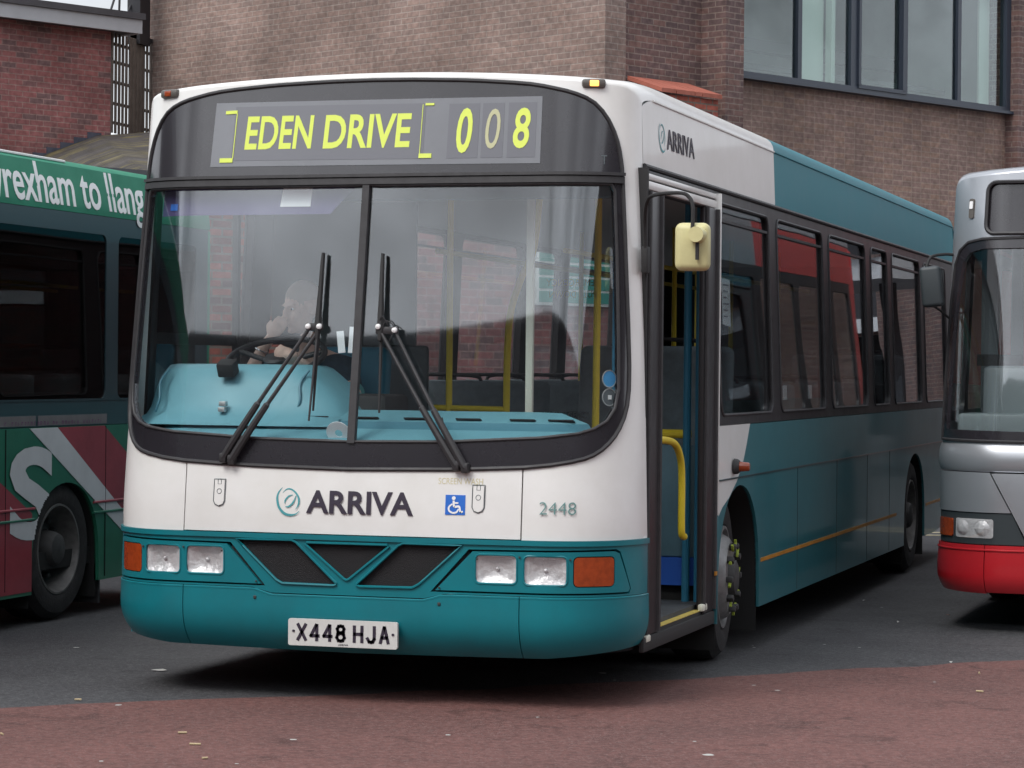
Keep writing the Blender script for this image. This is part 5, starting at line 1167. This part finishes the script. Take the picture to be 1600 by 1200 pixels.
for f in ((ev[0], ev[1], tv[0]), (ev[1], tv[1], tv[0]), (ev[1], ev[2], tv[2], tv[1]), (ev[2], tv[3], tv[2]), (ev[2], ev[3], tv[4], tv[3])): b.faces.new(f)
r_ = bmesh.ops.extrude_face_region(b, geom=b.faces[:]); bmesh.ops.translate(b, verts=[v for v in r_['geom'] if isinstance(v, bmesh.types.BMVert)], vec=(0, 0, -.07))
sr = obj('slate_roof', b, M['slate'], lw_); uvl = sr.data.uv_layers.new(name='UVMap'); _ex = (Ev[-1]-Ev[0]).normalized(); _ey = Vector((-_ex.y, _ex.x, 0))
for lp in sr.data.loops:
    q = sr.data.vertices[lp.vertex_index].co; uvl.data[lp.index].uv = (q.dot(_ex), q.dot(_ey))
# stop information board on the low wall
sg_ = thing('information_board', 'white board with four green rows of lettering on the low brick wall', 'sign', tuple(Wl @ Vector((4.9, -.03, 2.1))), RZ)
lobj('panel', lambda b: bx(b, -.98, 1.1, -.02, .02, .02, .62, bev=.008), M['signw'], sg_)
for k in range(4): lobj('green_row', lambda b, k=k: bx(b, -.95, 1.07, -.026, -.021, .05+k*.135, .16+k*.135), M['signg'], sg_)
for k, tx in ((3, 'Cymru'), (1, 'Services Cym')):
    tb = text_bm(tx, .0); xs = [v.co.x for v in tb.verts]; a, b2 = min(xs), max(xs)
    for v in tb.verts: v.co = Vector((-.78+(v.co.x-a)*.075, -.0275, .075+k*.135+v.co.y*.09))
    obj('lettering', tb, M['signw'], sg_, smooth=False, local=True)
# slatted screen and steelwork between the two tall buildings
sf = thing('slatted_screen', 'weathered brown slatted screen with sky showing between its slats', 'screen', (-11.9, 22.5, 4.6))
for k in range(13):
    y = 21.86+k*.112; b = B(); bx(b, -11.93, -11.905, y, y+(.048 if k not in (5, 6, 7, 8) else .10), 4.72, 6.12, bev=.004); obj('slat', b, M['slat'], sf)
b = B()
for z in (4.85, 5.12, 5.42, 5.70, 5.95): bx(b, -11.965, -11.935, 21.85, 23.25, z, z+.04)
obj('slat_rail', b, M['slat'], sf)
b = B()
for k in (3, 4): bx(b, -12.0, -11.985, 21.90+k*.224, 21.94+k*.224, 4.75, 6.02)
obj('rear_slat', b, M['slat'], sf)
so_ = thing('steel_post', 'dark steel post with diagonal braces above the slatted screen', 'post', (-11.95, 22.9, 6.1))
b = B(); bx(b, -12.05, -11.85, 22.62, 22.95, 6.05, 8.2); bx(b, -12.0, -11.9, 22.62, 23.25, 6.12, 6.18); obj('post', b, M['steel'], so_)
b = B(); tube(b, [(-12.0, 21.95, 6.38), (-12.0, 22.6, 7.4)], .016, 6); tube(b, [(-12.0, 22.25, 6.38), (-12.0, 22.32, 7.6)], .018, 6); tube(b, [(-12.0, 22.45, 6.38), (-12.0, 22.7, 6.7)], .014, 6); tube(b, [(-12, 22.9, 6.3), (-12, 23.2, 6.75)], .014, 6); obj('brace', b, M['steel'], so_)

# unseen, added round the camera and sized for reflections: station buildings the windscreens mirror
def skyline(name, label, c, s, rz):
    t = thing(name, label, 'building', c, rz)
    w_, d_, h_ = s
    boxuv('wall', [(-w_/2, w_/2, -d_/2, d_/2, 0, h_)], M['conc'], t)
    if h_ < 12: lobj('fascia', lambda b: bx(b, -w_/2-.3, w_/2+.3, -d_/2-.3, d_/2+.3, h_-.9, h_-.2), M['fascia'], t)
    lobj('window_strip', lambda b: [bx(b, -w_/2+1.5+i*4, -w_/2+4.5+i*4, -d_/2-.05, d_/2+.05, 3.8, 5.2) for i in range(int(w_/4)-1)], M['dglass'], t)
skyline('reflection_block_back', 'long grey concrete station building added unseen behind the camera for windscreen reflections', (2, -46, 0), (80, 10, 14.3), 0)
skyline('reflection_block_right', 'grey concrete station wing added unseen on the right for windscreen reflections', (34, -18, 0), (46, 8, 14), R(90))
skyline('reflection_block_left', 'grey concrete station hall added unseen on the left for windscreen reflections', (-32, -24, 0), (44, 8, 11.5), R(90))

cn = thing('platform_canopy', 'platform canopy with a white edge and black name band beyond the silver bus', 'canopy', (10, 27, 0), R(12))
lobj('roof_edge', lambda b: [bx(b, -6.5, 8, -1, 3, 3.0, 3.3)], M['fascia'], cn); lobj('name_band', lambda b: bx(b, -6.5, 8, -1.1, -1.02, 3.34, 4.2), M['steel'], cn)
for k in range(4): lobj('post', lambda b, k=k: bx(b, -6+4*k, -5.85+4*k, .5, .65, 0, 3.0), M['steel'], cn)
ft = thing('reflection_terrace', 'far brick terrace added unseen beyond the canopy to fill window reflections', 'building', (30, 66, 0), 0)  # unseen terrace added to keep bright sky out of the side window reflections
boxuv('wall', [(-32, 30, -4, 4, 0, 9)], M['brB'], ft); lobj('terrace_glass_band', lambda b: bx(b, -32, 30, -4.1, -4.02, 0, 3.2), M['dglass'], ft); lobj('terrace_dark_band', lambda b: bx(b, -32, 30, -4.3, -4.11, 3.6, 5.0), M['steel'], ft); lobj('terrace_white_band', lambda b: bx(b, -32, 30, -4.4, -4.31, 3.3, 3.7), M['fascia'], ft)
# ------------------------------------------------------------------ ground
def plane(name, pts, z, m, label=None):
    b = B(); seq = [[Vector((x, y, 0)) for x, y in pts]]; tr = geometry.tessellate_polygon(seq); vs = [b.verts.new((x, y, z)) for x, y in pts]
    for t in tr: b.faces.new([vs[i] for i in t])
    bmesh.ops.recalc_face_normals(b, faces=b.faces)
    for f in b.faces:
        if f.normal.z < 0: f.normal_flip()
    me = bpy.data.meshes.new(name); b.to_mesh(me); b.free(); o = link(name, me, m); o['kind'] = 'structure'; return o
plane('ground', [(-150, -150), (150, -150), (150, 200), (-150, 200)], 0, M['asph'])
edge = [(-30, -26), (-8, -6.6), (-3.2, -2.35), (-2.1, -1.4), (-1.33, -.68), (-1.1, -.43), (-.83, -.21), (-.33, .13), (.27, .60), (.75, 1.05), (1.27, 1.50), (1.79, 2.05), (2.64, 2.87), (4.5, 4.7), (9, 9.2), (30, 30)]
ed = []
for (a, b), (c, d) in zip(edge, edge[1:]):
    n = max(1, int(math.hypot(c-a, d-b)/.06)) if abs(a) < 5 else 4
    for k in range(n):
        x = a+(c-a)*k/n; y = b+(d-b)*k/n; j = .022*noise.noise(Vector((x*2.3, y*2.3, 0)))*2+.012*noise.noise(Vector((x*14, y*14, 3)))
        ed.append((x-j, y+j))
plane('red_surfacing', ed+[(30, 30), (60, 0), (60, -60), (-30, -60)], .004, M['redasph'])
for i, zc in enumerate((23.35, 23.75)):
    a = c2w(1.5, zc, 0); c = c2w(6.0, zc, 0); d = (c-a).normalized(); n_ = Vector((-d.y, d.x, 0))*.05
    plane('yellow_line', [((a-n_).x, (a-n_).y), ((c-n_).x, (c-n_).y), ((c+n_).x, (c+n_).y), ((a+n_).x, (a+n_).y)], .004, M['ylw'])
# small litter
def G(px, py):      # ground point seen at a photo position (used once to survey where each scrap lies)
    d = right*((px-800)/4000)+down*((py-600)/4000)+fwd; t = -CAM.z/d.z; return CAM+d*t
LIT = [(248, 1048, 'gum', .09), (120, 1013, 'gum', .04), (1018, 1024, 'paper', .045), (1098, 1009, 'gum', .08), (942, 1053, 'gum', .05), (1288, 1008, 'gum', .02), (1178, 1013, 'gum', .02),
       (1378, 950, 'gum', .025), (1481, 963, 'leaf', .03), (1403, 974, 'paper', .018), (1485, 1037, 'paper', .02), (1460, 1067, 'gum', .02), (1530, 1054, 'butt', .03), (1531, 1083, 'butt', .035), (1178, 1072, 'gum', .03), (1215, 1080, 'gum', .03),
       (305, 1166, 'butt', .045), (285, 1148, 'butt', .035), (122, 1096, 'butt', .03), (3, 1150, 'butt', .03), (320, 1188, 'butt', .022), (185, 1103, 'gum', .04), (458, 1157, 'gum', .04), (1107, 1181, 'gum', .05), (158, 1191, 'gum', .025), (370, 1195, 'gum', .02), (960, 1064, 'gum', .02), (1350, 940, 'paper', .02), (1343, 1013, 'gum', .02), (1176, 1012, 'paper', .012), (1085, 1160, 'gum', .02), (700, 1150, 'gum', .03), (840, 1122, 'gum', .02)]
LB = {'gum': ('gum_spot', 'flattened pale gum spot on the tarmac', 'litter', 'gum spots on the tarmac'), 'paper': ('paper_scrap', 'torn white paper scrap lying on the tarmac', 'litter', 'paper scraps on the tarmac'),
      'butt': ('cigarette_end', 'cigarette end lying on the red surfacing', 'litter', 'cigarette ends on the ground'), 'leaf': ('dead_leaf', 'brown dead leaf on the grey tarmac below the silver bus', 'leaf', None)}
for x, y, k, s in LIT:
    p = G(x, y); b = B(); a = random.uniform(0, PI)
    if k == 'butt': tube(b, [p+Vector((-s/2*math.cos(a), -s/2*math.sin(a), .009)), p+Vector((s/2*math.cos(a), s/2*math.sin(a), .009))], .0042, 8)
    else:
        n = 9; hgt = .0055 if k == 'gum' else .012
        cen = b.verts.new(p+Vector((0, 0, hgt))); ringv = [b.verts.new(p+Vector((s*.5*random.uniform(.6, 1.1)*math.cos(2*PI*i/n+a), s*.5*random.uniform(.6, 1.1)*math.sin(2*PI*i/n+a), .0045+(0 if k == 'gum' else random.uniform(0, .01))))) for i in range(n)]
        for i in range(n): b.faces.new((cen, ringv[i], ringv[(i+1) % n]))
    nm, lbl, ct, gp = LB[k]
    setp(obj(nm, b, M['butt'] if k == 'butt' else M['leaf'] if k == 'leaf' else M['litter'], None), lbl, ct, gp)
